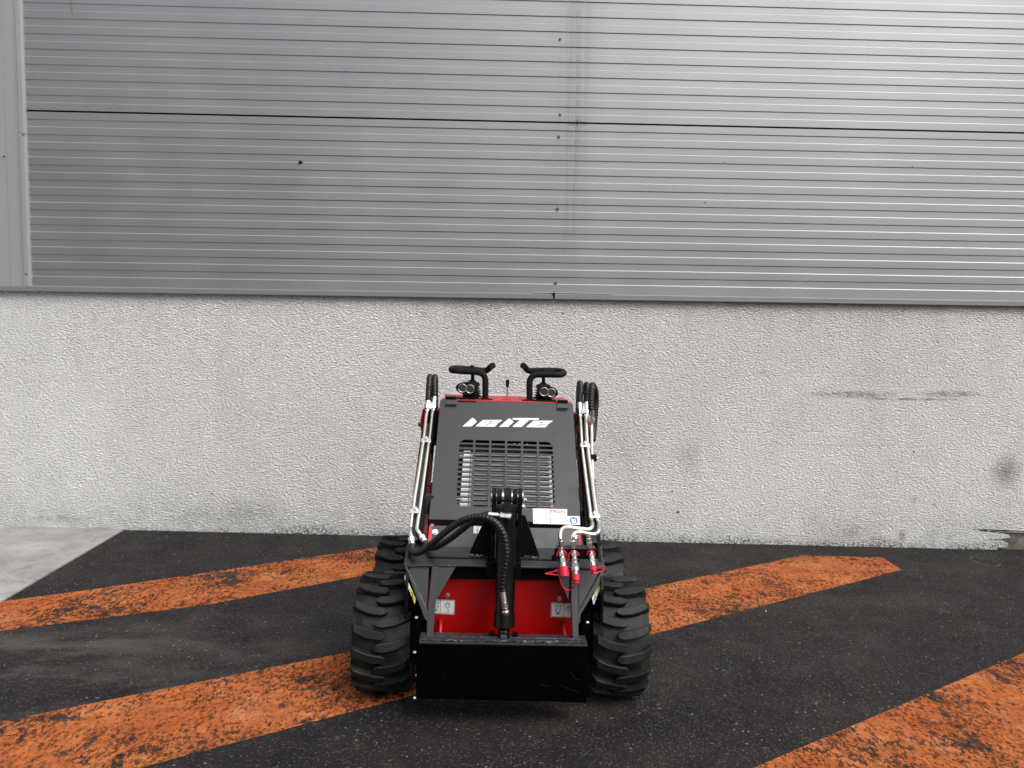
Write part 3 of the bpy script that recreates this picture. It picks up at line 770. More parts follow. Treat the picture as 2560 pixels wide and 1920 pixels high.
# attachment plate ------------------------------------------------------------
PY = -.385
def X_(x, y, Y): return at(x, y, Y).x
pp = [at(1041, 1606, PY), at(1469, 1614, PY), at(1466, 1757, PY), at(1040, 1746, PY)]
ap = plate('attachment_plate', pp, (0, .012, 0), PLATEP, L, .0015)
zt = at(1258, 1610, PY).z
lp = [at(1051, 1587, PY + .085), at(1464, 1597, PY + .085), at(1466, 1606, PY + .03), at(1467, 1612, PY - .004), at(1046, 1603, PY - .004), at(1050, 1596, PY + .03)]
xl, xr_ = at(1049, 1600, PY + .03).x, at(1466, 1608, PY + .03).x
pr = [(PY + .012, zt - .02), (PY - .004, zt - .004), (PY - .004, zt + .004), (PY + .030, zt + .012), (PY + .085, zt + .012), (PY + .085, zt)]
plate('plate_ledge', [(xl, y, z) for y, z in pr], (xr_ - xl, 0, 0), GREYP, L, .002)
class PL:   # helper: ledge top points
    def __call__(s, x, t, off=0): return Vector((x, PY + t, zt + .010 + off))
weld('weld_bead', PL(), [(xl + .01, .006), (0, .004), (xr_ - .01, .006)], .0065, ap)
weld('weld_bead', PL(), [(xl + .02, .040), (xr_ - .02, .040)], .003, ap, .002)
box('plate_foot', (pp[3].x, PY + .0125, pp[3].z + .001), (pp[2].x, PY + .10, pp[3].z + .010), BLACK, L, .001)
for s in (-1, 1): box('plate_side', (s * .362 - .005, PY + .013, pp[3].z + .011), (s * .362 + .005, PY + .085, zt - .02), BLACK, L, .001)
# cross scratches
m = MT('scraped paint'); m.col((.016, .016, .017)); m.set(.6)
for S_ in ([(1425, 1680), (1440, 1698), (1455, 1701)], [(1400, 1712), (1425, 1724), (1452, 1731)], [(1350, 1712), (1372, 1715)], [(1112, 1695), (1112, 1688)]):
    lines('scratch', [[(at(*p, PY).x, at(*p, PY).z) for p in S_]], .0009, Frame3((0, PY, 0), (1, 0, 0), (0, 0, 1)), .0006, m.m, ap)

# tilt cylinder tower ------------------------------------------------------------
PIN = at(1269, 1242, -.19)
TY_ = -.165
def towerplate(xc, w):
    pts = []
    zc = PIN.z; r = .040
    for i in range(13): a = pi * i / 12; pts.append((PIN.y - r * cos(a) * 1.0, zc + r * sin(a)))
    zb_ = CROSS(1262, 1410).z - .03
    pts += [(PIN.y + .075, zc - .12), (PIN.y + .095, zb_ + .02), (PIN.y + .01, zb_ - .02), (PIN.y - .045, zb_ - .02)]
    plate('tower_plate', [(xc - w / 2, y, z) for y, z in pts], (w, 0, 0), BLACK, L, .002)
xt1, xt2 = at(1235.5, 1242, PIN.y).x, at(1300.5, 1242, PIN.y).x
towerplate(xt1, .019); towerplate(xt2, .017)
bm = bmesh.new(); segm(bm, (xt1 - .014, PIN.y, PIN.z), (xt2 + .012, PIN.y, PIN.z), .017, n=24); bm_obj('pivot_pin', bm, ZINC, L, True)
for a, b in ((685, 782), (1012, 1106)):
    bm = bmesh.new(); segm(bm, (at(*a8((a, 180)), PIN.y).x, PIN.y, PIN.z), (at(*a8((b, 180)), PIN.y).x, PIN.y, PIN.z), .033, n=28); bm_obj('bushing', bm, MATTE, L, True, .002)
for a, b, r in ((788, 826, .024), (982, 1006, .024), (1206, 1222, .030)):
    bm = bmesh.new(); segm(bm, (at(*a8((a, 180)), PIN.y).x, PIN.y, PIN.z), (at(*a8((b, 180)), PIN.y).x, PIN.y, PIN.z), r, n=24); bm_obj('washer', bm, ZINC, L, True)
bolt('pin_bolt', (xt2 + .018, PIN.y - .008, PIN.z - .01), (1, 0, 0), .008, .012, ZINC, L)
bolt('pin_bolt', at(*a8((1232, 398)), PIN.y), (.5, -1, 0), .009, .010, YZINC, L)
# bridge plate between tower plates
bz = at(1268, 1266, -.16).z
box('tower_bridge', (xt1 + .010, -.150, bz - .10), (xt2 - .009, -.140, bz), GREYP, L, .002)
ba = [at(*a8((655, 385)), -.15), at(*a8((1115, 385)), -.15)]
plate('tower_bridge', [Vector((xt1 + .010, -.150, bz)), Vector((xt2 - .009, -.150, bz)), Vector((xt2 - .009, -.185, bz - .028)), Vector((xt1 + .010, -.185, bz - .028))], (0, .006, .006), GREYP, L, .001)
# wing gussets
WY = -.168
for pts in ([(1174.5, 1383), (1175.5, 1378), (1212, 1299), (1233, 1284), (1234, 1392), (1176, 1389)], [(1304, 1287), (1314, 1291), (1347.5, 1386), (1348, 1392), (1302, 1391)]):
    plate('tower_wing', [at(*p, WY) for p in pts], (0, .012, 0), BLACK, L, .0015)
weld('weld_bead', CROSS, [(1174, 1388), (1200, 1390), (1216, 1388)], .009, ap, .0, GREYP).parent = L
weld('weld_bead', CROSS, [(1303, 1391), (1330, 1393), (1348, 1390)], .008, ap, .0, GREYP).parent = L
box('tower_base', (at(1217, 1400, -.24).x, -.236, CROSS(1262, 1412).z - .055), (at(1303, 1400, -.24).x, -.16, CROSS(1262, 1400).z + .006), BLACK, L, .003)
# cylinder
C0 = at(*a8((888, 470)), -.215); C1 = at(1260, 1567, -.315)
ax = (C1 - C0).normalized(); Lc = (C1 - C0).length
bm = bmesh.new(); lathem(bm, C0, ax, [(0, .040), (.004, .0465), (.030, .0465), (.033, .0455), (Lc - .065, .0455), (Lc - .063, .0485), (Lc - .003, .0485), (Lc, .045)], 48)
cyl = bm_obj('tilt_cylinder', bm, paint('glossy black cylinder paint', (.0016, .0017, .002), .24, .35, .5), L, True)
# eye
bm = bmesh.new(); segm(bm, (at(*a8((832, 180)), PIN.y).x, PIN.y, PIN.z), (at(*a8((978, 180)), PIN.y).x, PIN.y, PIN.z), .041, n=40)
ex0, ex1 = at(*a8((832, 180)), PIN.y).x, at(*a8((978, 180)), PIN.y).x
prism(bm, [(ex0, PIN.y - .036, PIN.z - .012), (ex0, PIN.y + .030, PIN.z - .012), (ex0, C0.y + .03, C0.z - .01), (ex0, C0.y - .028, C0.z - .01)], (ex1 - ex0, 0, 0))
bm_obj('cylinder_eye', bm, MATTE, cyl, True)
R0, R1 = C1, at(1259, 1585, -.335)
bm = bmesh.new(); segm(bm, R0 - ax * .01, R1, .022, .022, n=28); e = .024
boxm(bm, (R1.x - .026, R1.y - .018, R1.z - .035), (R1.x + .026, R1.y + .03, R1.z + .012))
bm_obj('cylinder_rod', bm, BLACK, cyl, False, .002)
plate('rod_lug', [(R1.x - .015, R1.y - .024, zt + .012), (R1.x - .015, R1.y + .03, zt + .012), (R1.x - .015, R1.y + .02, zt + .05), (R1.x - .015, R1.y - .014, zt + .042)], (.03, 0, 0), GREYP, L, .002)
for dx in (-.052, .052): box('lug_block', (R1.x + dx - .012, R1.y + .0, zt + .0125), (R1.x + dx + .012, R1.y + .035, zt + .024), BLACK, L, .001)
# port block and hose fittings
def chainm(bm, items):
    for a, b, r, n in items: segm(bm, a, b, r, n=n, rot=.25)
f0, f1 = at(*a8((505, 545)), -.275), at(*a8((985, 590)), -.275)
d = (f1 - f0)
bm = bmesh.new(); K = [f0 + d * t for t in (0, .41, .48, .50, .70, .71, .93, 1.0)]
chainm(bm, [(K[0], K[1], .0115, 20), (K[1], K[2], .007, 16), (K[3], K[4], .0145, 6), (K[4], K[5], .008, 12), (K[5], K[6], .0145, 6)])
segm(bm, K[6], K[7], .0125, .004, n=6); segm(bm, K[6] - d * .05, K[6] - d * .05 + Vector((0, .05, -.012)), .013, n=16)
bm_obj('hose_fitting', bm, ZINC, cyl, False, .0008)
h0, h1, h2, h3 = (at(*r2(p), Y) for p, Y in (((1017, 1095), -.385), ((1030, 1195), -.392), ((1038, 1235), -.394), ((1043, 1305), -.392)))
bm = bmesh.new(); segm(bm, h0, h1, .0125, n=20); segm(bm, h1, h1.lerp(h2, .5), .008, n=14); segm(bm, h1.lerp(h2, .25), h2.lerp(h3, .35), .0145, n=6)
segm(bm, h2.lerp(h3, .3), h3, .014, .012, n=16); bmesh.ops.create_uvsphere(bm, u_segments=20, v_segments=12, radius=.0165, matrix=Matrix.Translation(h3)); segm(bm, h3, h3 + Vector((0, .06, .005)), .012, n=14)
bm_obj('hose_fitting', bm, ZINC, cyl, True)
for p in ((1106, 595), (645, 890)):
    bolt('cylinder_port_bolt', at(*a8(p), -.20), (0, -1, 0), .011, .014, GALV, cyl)

# hoses from the left arm
HY = lambda p, Y: at(*r2(p), Y)
hose('hydraulic_hose', [HY((120, 645), -.165), HY((122, 700), -.20), HY((160, 722), -.225), HY((240, 690), -.245), HY((360, 590), -.27), HY((480, 490), -.29), HY((620, 400), -.31), HY((760, 365), -.33), HY((880, 385), -.355), HY((975, 455), -.375), HY((1030, 560), -.385), HY((1050, 700), -.39), HY((1040, 850), -.39), HY((1015, 980), -.388), HY((1010, 1050), -.386), h0], .0155, L, .017)
hose('hydraulic_hose', [HY((248, 615), -.13), HY((285, 665), -.16), HY((370, 655), -.20), HY((490, 585), -.22), HY((600, 500), -.24), HY((700, 420), -.255), HY((800, 362), -.267), f0 + d * .02], .0150, L, .017)
# hydraulic lines ------------------------------------------------------------
PO = .022
def pipe(pts, r=.0088, off=PO, name='hydraulic_pipe', extra=None):
    P3 = [ARM(*p, off) if len(p) == 2 else Vector(p) for p in pts]
    return tube(name, P3, r, YZINC, L, 14)
def ferrule(p0, p1, rs, name='pipe_coupling'):
    """hex nut + sleeve between two points; rs list of (t0,t1,r,n)"""
    bm = bmesh.new()
    for t0, t1, r, n in rs: segm(bm, p0.lerp(p1, t0), p0.lerp(p1, t1), r, n=n, rot=.2)
    return bm_obj(name, bm, ZINC, L, False, .0008)
def A1(p): return (1000 + p[0] / 8.295, 930 + p[1] / 8.295)
def A2(p): return (1000 + p[0] / 8.295, 1200 + p[1] / 8.295)
def A3(p): return (1420 + p[0] / 8.3, 940 + p[1] / 8.3)
def A4(p): return (1420 + p[0] / 8.3, 1120 + p[1] / 8.3)
RISE = [(0, 1.0), (.28, 1.0), (.3, .0)]
STD = [(0, .10, .0115, 16), (.12, .36, .0175, 6), (.38, 1.0, .0150, 20)]
# left pair
zz = .022
pipe([A1(p) for p in ((565, 800), (545, 930), (525, 1130), (500, 1330), (480, 1480))] + [A2(p) for p in ((365, 0), (310, 330), (275, 620), (250, 740), (218, 1000))] + [])
pipe([A1(p) for p in ((688, 800), (668, 930), (640, 1200), (612, 1400), (590, 1560))] + [A2(p) for p in ((495, 0), (450, 330), (410, 620), (390, 740), (350, 1010))] + [])
e1 = [ARM(*A2((218, 1000)), PO), at(*A2((215, 1090)), -.125), at(*A2((235, 1200)), -.15)]
tube('hydraulic_pipe', e1, .0092, YZINC, L, 14)
e2 = [ARM(*A2((350, 1010)), PO), at(*A2((385, 1080)), -.10), at(*A2((450, 1180)), -.11)]
tube('hydraulic_pipe', e2, .0092, YZINC, L, 14)
ferrule(e1[-1], at(*A2((255, 1380)), -.165), [(-.10, .30, .0165, 6), (.25, 1.0, .0148, 20)])
ferrule(e2[-1], at(*A2((545, 1320)), -.13), [(-.12, .28, .0165, 6), (.25, 1.05, .0148, 20)])
t1a, t1b = ARM(*A1((567, 800)), PO), at(*A1((585, 600)), .60)
t2a, t2b = ARM(*A1((690, 800)), PO), at(*A1((715, 530)), .62)
ferrule(t1a, t1b, [(-.08, .1, .0125, 16), (.16, .55, .0185, 6), (.55, .95, .0155, 20)])
ferrule(t2a, t2b, [(-.06, .08, .0125, 16), (.10, .42, .0185, 6), (.42, 1.0, .0158, 20)])
def loop(a, top, r, back=.16, down=.45, side=0.0):
    t = at(*top, a.y + .05)
    P_ = [a, a.lerp(t, .5) + Vector((0, .005, 0)), t + Vector((0, -.012, -.045)), t + Vector((0, back * .35, .0)), t + Vector((side * .5, back * .95, -.05)), t + Vector((side, back * 1.15, -.2)), t + Vector((side * 1.2, back * 1.1, -down))]
    hose('hose_loop', P_, r, L, .016)
loop(t1b, A1((610, 108)), .0172, .10, .40); loop(t2b, A1((715, 115)), .0180, .10, .40)
# right three
pr1 = [A3(p) for p in ((252, 840), (262, 1000), (272, 1200), (285, 1420))] + [A4(p) for p in ((295, 30), (365, 600), (430, 1100), (470, 1400), (497, 1530))]
pr2 = [A3(p) for p in ((372, 840), (378, 1000), (388, 1250), (405, 1460))] + [A4(p) for p in ((415, 30), (490, 600), (555, 1100), (595, 1400), (630, 1560))]
P3a = [ARM(*p, PO) for p in pr1] + [at(*r2(p), Y) for p, Y in (((1893, 465), -.14), ((1855, 488), -.16), ((1760, 478), -.175), ((1655, 466), -.19), ((1600, 485), -.215), ((1582, 540), -.24), ((1585, 600), -.255))]
P3b = [ARM(*p, PO) for p in pr2] + [at(*r2(p), Y) for p, Y in (((1962, 500), -.16), ((1930, 535), -.175), ((1860, 533), -.185), ((1780, 516), -.195), ((1725, 530), -.21), ((1702, 570), -.235), ((1705, 610), -.25))]
tube('hydraulic_pipe', P3a, .0096, YZINC, L, 14); tube('hydraulic_pipe', P3b, .0096, YZINC, L, 14)
pipe([A3(p) for p in ((490, 990), (492, 1200), (495, 1500))] + [A4(p) for p in ((497, 40), (505, 250), (516, 600), (520, 760), (540, 1000))], .0090, PO - .012)
u1a, u1b = ARM(*A3((250, 830)), PO), at(*A3((240, 565)), .60)
u2a, u2b = ARM(*A3((370, 830)), PO), at(*A3((378, 555)), .60)
u3a, u3b = ARM(*A3((490, 985)), PO - .012), at(*A3((478, 695)), .50)
for a, b in ((u1a, u1b), (u2a, u2b), (u3a, u3b)): ferrule(a, b, [(-.05, .10, .0125, 16), (.12, .46, .0185, 6), (.46, 1.0, .0158, 20)])
loop(u1b, A3((268, 160)), .0178, .12, .45, .01); loop(u2b, A3((415, 195)), .0178, .14, .45, .02)
tp = at(*A3((525, 195)), .56)
hose('hose_loop', [u3b, at(*A3((480, 450)), .52), at(*A3((495, 260)), .54), tp + Vector((.0, .02, 0)), at(*A3((565, 300)), .66), at(*A3((580, 500)), .70), at(*A3((560, 800)), .70), at(*A3((535, 1100)), .68), at(*A3((510, 1330)), .62)], .0178, L, .016)
# clamps
for (cx, cy), w, Pf in (((541, 1440), 208, A1), ((322, 665), 230, A2), ((350, 1455), 205, A3), ((545, 1425), 230, A4)):
    c = ARM(*Pf((cx, cy)), PO); hw = w / 8.3 / 2 * .0021 * (1.03 if Pf in (A1, A3) else .92)
    bm = bmesh.new(); V_ = ARM.v; 
    prism(bm, [c + Vector((sx * hw, 0, 0)) + V_ * sv * .014 + ARM.n * .012 for sx, sv in ((-1, -1), (1, -1), (1, 1), (-1, 1))], ARM.n * -.022)
    cl = bm_obj('pipe_clamp', bm, ZINC, L, False, .003)
    bolt('clamp_bolt', c + ARM.n * .012 + V_ * .008, ARM.n, .0095, .012, ZINC, cl, False)
# small black clamp block on the third line
c = ARM(*A4((525, 210)), PO - .010)
bm = bmesh.new(); boxm(bm, (c.x - .013, c.y - .016, c.z - .016), (c.x + .016, c.y + .02, c.z + .018)); blk = bm_obj('line_clamp_block', bm, MATTE, L, False, .002)
bolt('clamp_bolt', (c.x + .016, c.y, c.z - .002), (1, 0, 0), .007, .012, ZINC, blk)

# coupler bracket and quick couplers --------------------------------------------
BY = -.262
def buv(p): q = at(*a5(p), BY); return (q.x, q.z)
FB = Frame3((0, BY, 0), (1, 0, 0), (0, 0, 1))
out = [buv(p) for p in ((245, 500), (260, 472), (300, 462), (1180, 470), (1225, 490), (1250, 540), (1252, 640), (1235, 700), (1215, 715), (350, 720), (235, 690), (225, 660))]
sheet('coupler_bracket', [out], FB, 0, .006, BLACK, L)
q0, q1 = at(*a5((300, 458)), BY), at(*a5((1185, 462)), BY)
plate('bracket_lip', [q0 + Vector((0, -.002, 0)), q1 + Vector((0, -.002, 0)), q1 + Vector((0, .03, .004)), q0 + Vector((0, .03, .004))], (0, 0, -.006), GREYP, L, .0015)
bolt('bolt', at(*a5((235, 680)), BY - .002), FW, .009, .014, BLACK, L)
pxm = .00178 / 9.217 * .97
def coupler(cols, top, name='quick_coupler'):
    """cols: (x,y,r,n,kind) consecutive stations on the bracket drawing; leans outward going down"""
    def P_(x, y): return at(*a5((x, y)), BY - .012 - max(0, (y - 480)) * .00007)
    bm = bmesh.new()
    for (xa_, ya_, xb_, yb_, r, n) in cols: segm(bm, P_(xa_, ya_), P_(xb_, yb_), r * pxm, n=n, rot=.35)
    o = bm_obj(name, bm, ZINC, L, False, .0007)
    bm = bmesh.new()
    for (xa_, ya_, xb_, yb_, r, n) in top: segm(bm, at(*a5((xa_, ya_)), BY + .004), at(*a5((xb_, yb_)), BY + .004), r * pxm, n=n, rot=.35)
    bm_obj('coupler_nut', bm, ZINC, o, False, .0007)
    return o, P_
def cap(o, P_, st, rr, tail):
    bm = bmesh.new()
    for (xa_, ya_, xb_, yb_, ra, rb) in st: segm(bm, P_(xa_, ya_), P_(xb_, yb_), ra * pxm, rb * pxm, n=28)
    bm_obj('dust_cap', bm, REDP, o, True, .0015)
    for T in tail:
        bm = bmesh.new(); tubem(bm, [at(*a5((x, y)), BY - .012 - dy) for x, y, dy in T], .0031, 8, step=.003); bm_obj('cap_strap', bm, REDP, o, True)
def ringst(x, y, rx, ry, a0, a1, dy=.010): return [(x + rx * cos(radians(a)), y - ry * sin(radians(a)), dy) for a in range(a0, a1 + 1, 15)]
o, P_ = coupler([(403, 570, 408, 655, 86, 6), (408, 655, 425, 700, 60, 16), (425, 690, 432, 790, 88, 6), (432, 790, 440, 900, 84, 24), (395, 500, 403, 575, 55, 16)], [(385, 230, 395, 300, 36, 14), (392, 290, 405, 385, 72, 6), (405, 380, 405, 470, 48, 18)])
cap(o, P_, [(438, 885, 462, 1120, 122, 128)], 0, [ringst(408, 630, 110, 125, -20, 200), [(340, 950, .03), (240, 1000, .034), (30, 1052, .034), (150, 1062, .036), (280, 1085, .04), (360, 1090, .045)], [(375, 1180, .055), (395, 1290, .05), (460, 1390, .045), (560, 1440, .045), (650, 1400, .05), (720, 1320, .06)]])
o, P_ = coupler([(690, 520, 695, 570, 50, 16), (695, 575, 700, 655, 92, 6), (700, 655, 705, 700, 56, 16), (705, 700, 708, 765, 84, 6), (708, 760, 712, 800, 60, 16), (712, 800, 718, 900, 108, 6), (718, 900, 720, 985, 106, 24), (722, 985, 728, 1075, 62, 22)], [(668, 200, 665, 290, 38, 14), (665, 290, 668, 385, 82, 6), (668, 385, 675, 460, 56, 18)])
cap(o, P_, [(726, 1060, 732, 1210, 98, 104), (732, 1210, 738, 1240, 70, 76), (738, 1240, 742, 1290, 82, 70)], 0, [ringst(690, 650, 120, 115, 10, 160) + [(550, 740, .01), (530, 790, .012)]])
o, P_ = coupler([(1085, 525, 1092, 580, 42, 16), (1092, 585, 1098, 655, 72, 6), (1098, 655, 1100, 700, 70, 20), (1100, 700, 1108, 780, 76, 6), (1108, 780, 1118, 870, 78, 24)], [(1020, 170, 1030, 235, 46, 6), (1030, 235, 1038, 320, 66, 6), (1040, 320, 1048, 400, 70, 6), (1048, 400, 1055, 460, 48, 18)])
cap(o, P_, [(1115, 865, 1135, 990, 88, 90), (1135, 985, 1150, 1010, 55, 55), (1150, 1005, 1158, 1070, 62, 66)], 0, [ringst(1085, 620, 90, 100, -10, 190), [(1215, 920, .028), (1290, 905, .03), (1370, 885, .03), (1405, 920, .03), (1350, 975, .032), (1260, 1020, .036), (1190, 1050, .042)]])

# hood with punched grille --------------------------------------------------------
hc = [HOOD.uv(*p) for p in ((1101, 1000), (1432, 1009), (1451.5, 1306), (1072, 1298))]
g00, g01, g10, g11 = (HOOD.uv(*r7(p)) for p in ((133, 412), (1738, 445), (68, 1562), (1778, 1590)))
gl = (g00[0] + g10[0]) / 2; gr = (g01[0] + g11[0]) / 2; gt = (g00[1] + g01[1]) / 2; gb = (g10[1] + g11[1]) / 2
loops = [hc]
NC, NR = 6, 14; gap = (gr - gl) / NC * .135; cwid = ((gr - gl) - gap * (NC - 1)) / NC
pv = (gt - gb) / (NR - .36); sh = pv * .64
for i in range(NC):
    for j in range(NR):
        x0 = gl + i * (cwid + gap); x1 = x0 + cwid; y1 = gt - j * pv; y0 = y1 - sh; k = .022
        q = [(x0, y0), (x1, y0), (x1, y1), (x0, y1)]
        if (i, j) == (0, 0): q = [(x0, y0), (x1, y0), (x1, y1), (x0 + k, y1)]
        if (i, j) == (NC - 1, 0): q = [(x0, y0), (x1, y0), (x1 - k, y1), (x0, y1)]
        if (i, j) == (0, NR - 1): q = [(x0 + k, y0), (x1, y0), (x1, y1), (x0, y1)]
        if (i, j) == (NC - 1, NR - 1): q = [(x0, y0), (x1 - k, y0), (x1, y1), (x0, y1)]
        loops.append(q)
hood = sheet('hood', loops, HOOD, 0, .004, HOODP, L)
# folded bottom and side lips of the hood
plate('hood_lip', [HOOD(1072, 1298), HOOD(1451.5, 1306), HOOD(1451.5, 1306) + Vector((0, .012, -.026)), HOOD(1072, 1298) + Vector((0, .012, -.026))], (0, .003, 0), HOODP, hood, .001)
for a, b in (((1101, 1000), (1072, 1298)), ((1432, 1009), (1451.5, 1306))):
    s = 1 if a[0] > 1200 else -1
    plate('hood_lip', [HOOD(*a), HOOD(*b), HOOD(*b, -.045), HOOD(*a, -.045)], (-s * .003, 0, 0), HOODP, hood, .0005)
# cooler behind the grille
ck = [HOOD.uv(*r7(p)) for p in ((60, 400), (1790, 440), (1800, 1640), (40, 1620))]
sheet('cooler_back', [ck], HOOD, -.045, .004, INNER, L)
def rstrip(name, pts, off, mat, th=.003): return sheet(name, [[HOOD.uv(*r7(p), off) for p in pts]], HOOD, off, th, mat, L)
rs = rstrip('cooler_end_plate', [(206, 600), (322, 600), (268, 1600), (126, 1600)], -.022, FIN)
rstrip('cooler_end_plate', [(330, 640), (362, 640), (318, 1600), (283, 1600)], -.022, FIN)
rstrip('cooler_end_plate', [(1662, 690), (1710, 690), (1752, 1620), (1704, 1620)], -.022, GALV)
for j in range(12):
    t = (j + 0) / 10.0; y0 = 664 + j * 85.6
    xl_ = 380 - 30 * j / 11; xr2 = 1700 + 40 * j / 11
    rstrip('cooler_bar', [(xl_, y0 - 12 - 2), (xr2, y0 + 46 - 12), (xr2, y0 + 46 + 10), (xl_, y0 + 9)], -.014, FIN, .002)
rstrip('cooler_clip', [(120, 660), (180, 650), (190, 692), (125, 695)], -.012, ZINC)
bm = bmesh.new(); segm(bm, HOOD(*r7((70, 1432)), -.012), HOOD(*r7((150, 1436)), -.012), .0055, n=12); segm(bm, HOOD(*r7((150, 1436)), -.012), HOOD(*r7((178, 1442)), -.012), .0035, n=10); bm_obj('hose_nipple', bm, ZINC, L, True)
for x, y in ((1075, 480), (1170, 482), (1300, 486), (552, 583), (517, 502)):
    bm = bmesh.new(); p = HOOD(*r7((x, y)), -.02); segm(bm, p + Vector((-.004, 0, 0)), p + Vector((.004, 0, 0)), .0015, n=8); bm_obj('cooler_rivet', bm, ZINC, L)
# hood logo
lg = {'l': [[(187, 175), (350, 37), (362, 35), (426, 90), (427, 100), (342, 176), (334, 180), (190, 182)]],
      'e': [[(414, 182), (413, 172), (532, 75), (545, 70), (862, 70), (866, 76), (790, 130), (780, 132), (632, 131), (600, 148), (580, 160), (582, 166), (602, 166), (634, 143), (776, 141), (782, 146), (742, 182), (734, 185)], [(638, 116), (650, 100), (676, 86), (700, 84), (702, 90), (688, 104), (664, 117)]],
      't': [[(1046, 55), (1050, 42), (1062, 36), (1500, 40), (1506, 50), (1496, 65), (1345, 68), (1330, 74), (1205, 186), (1196, 190), (1052, 190), (1046, 183), (1168, 74), (1160, 66), (1052, 64)]]}
for key, dx, dy in (('l', 0, 0), ('e', 0, 0), ('l', 634, 7), ('t', 0, 0), ('e', 872, 13)):
    sheet('logo_letter', [[HOOD.uv(*r7((x + dx, y + dy))) for x, y in Lp] for Lp in lg[key]], HOOD, .0012, .0010, WHITEP, hood)
# hood labels
lb = sheet('instruction_label', [[HOOD.uv(*a7(p)) for p in ((190, 178), (1545, 212), (1540, 815), (205, 780))]], HOOD, .0012, .001, LABEL, L)
lines('label_print', [[HOOD.uv(*a7(p)) for p in ((868, 215), (880, 785))]], .0030, HOOD, .0018, PRINT, lb)
lines('label_print', [[HOOD.uv(*a7(p)) for p in S_] for S_ in ([(215, 215), (860, 230)], [(215, 215), (232, 765)], [(235, 768), (1535, 800)], [(1515, 240), (1530, 790)], [(890, 362), (1510, 385)])], .0014, HOOD, .0018, GALV, lb)
q = [HOOD.uv(*a7(p)) for p in ((892, 232), (1508, 250), (1508, 372), (892, 355))]
sheet('label_print', [q, [HOOD.uv(*a7(p)) for p in ((965, 250), (905, 345), (1035, 348))]], HOOD, .0020, .0006, ORANGEP, lb)
u_, v_ = HOOD.uv(*a7((1275, 312))); text('label_print', 'DANGER', u_, v_, .0225, HOOD, .0024, WHITEP, lb, .62)
sg = []
for y, a, b in ((455, 935, 1140), (458, 1190, 1460), (545, 940, 1370), (590, 950, 1375), (632, 950, 1480)):
    x = a
    while x < b: w = random.uniform(18, 60); sg.append([HOOD.uv(*a7((x, y + (x - 900) * .02))), HOOD.uv(*a7((min(x + w, b), y + (x - 900) * .02)))]); x += w + 14
lines('label_print', sg, .0011, HOOD, .0018, GALV, lb)
sg = [[(305, 540), (770, 555), (765, 590), (310, 575), (305, 540)], [(400, 470), (560, 465)], [(430, 415), (500, 385), (540, 400)], [(495, 390), (498, 520)], [(600, 410), (690, 405), (730, 470)], [(340, 525), (750, 540)]]
lines('label_print', [[HOOD.uv(*a7(p)) for p in S_] for S_ in sg], .0010, HOOD, .0018, GALV, lb)
lb = sheet('glove_label', [[HOOD.uv(*a7(p)) for p in ((1549, 480), (2040, 492), (2058, 835), (1545, 815))]], HOOD, .0012, .001, LABEL, L)
cu_, cv_ = HOOD.uv(*a7((1802, 662))); rr_ = abs(HOOD.uv(*a7((1962, 662)))[0] - cu_)
gl_ = [HOOD.uv(*a7(p)) for p in ((1690, 600), (1760, 575), (1800, 620), (1860, 560), (1880, 650), (1910, 720), (1860, 770), (1750, 770))]
ring_ = [(a * 1.0, cv_ + (b - cv_) * 1.0) for a, b in circ(cu_, cv_, rr_, 0, 2 * pi, 36)[:-1]]
sheet('label_print', [ring_, gl_], HOOD, .0020, .0006, BLUEP, lb)
lines('label_print', [[HOOD.uv(*a7(p)) for p in ((1780, 580), (1830, 610), (1850, 700))]], .0016, HOOD, .0022, PRINT, lb)
# hinges
for x0, x1, y0, y1, dx in ((193, 357, 598, 714, 0), (1818, 1980, 652, 768, 0)):
    hp = sheet('hinge', [[HOOD.uv(*r6(p)) for p in ((x0, y0 + 20), (x1, y0 + 24), (x1, y1 + 2), (x0, y1))]], HOOD, .006, .005, GREYP, L)
    a, b = HOOD(*r6((x0 + 6, y0 + 6)), .010), HOOD(*r6((x1 - 4, y0 + 10)), .010)
    bm = bmesh.new(); segm(bm, a, b, .0085, n=16); bm_obj('hinge_barrel', bm, BLACK, hp, True)
    a, b = HOOD(*r6((x0 + 2, y1 - 3)), .010), HOOD(*r6((x1, y1 - 1)), .010)
    bm = bmesh.new(); segm(bm, a, b, .004, n=10); bm_obj('hinge_edge', bm, BLACK, hp, True)
plate('hood_stop', [HOOD(*r6(p), .003) for p in ((375, 645), (650, 655), (648, 668), (380, 662))], HOOD.n * -.004, BLACK, L, .0005)

# deck ------------------------------------------------------------------------
DZ = HOOD(1267, 1004).z + .004
dy0 = HOOD(1267, 1004).y + .003
def deck(px, py):
    d_ = lray(px, py); return LP + d_ * ((DZ - LP.z) / d_.z)
fl, fr = deck(*r6((130, 640))), deck(*r6((2050, 693)))
bl, br = deck(*r6((215, 552))), deck(*r6((1932, 606)))
by = dy0 + .30
dpts = [Vector((fl.x, dy0, DZ)), Vector((fr.x, dy0, DZ)), Vector((fr.x - .01, dy0 + .10, DZ)), Vector((.345, by, DZ)), Vector((-.345, by, DZ)), Vector((fl.x + .01, dy0 + .10, DZ))]
dk = plate('control_deck', dpts, (0, 0, -.012), RED_PALE, L, .002)
box('deck_rear_edge', (-.30, by - .03, DZ + .0005), (.31, by - .02, DZ + .008), LABEL, L, .001)
box('control_box', (-.345, dy0 + .02, 1.2005), (.345, by, DZ - .0125), BLACK, L, .006)
for s, x in ((-1, 252), (1, 1900)):
    p = deck(*r6((x, 575 if s < 0 else 628))); bolt('bolt', (p.x, dy0 + .06, DZ), (0, 0, 1), .008, .005, RED_PALE, L)
def dk3(x, y, h=0, dy=0.0): p = at(*r6((x, y)), dy0 + dy); return p
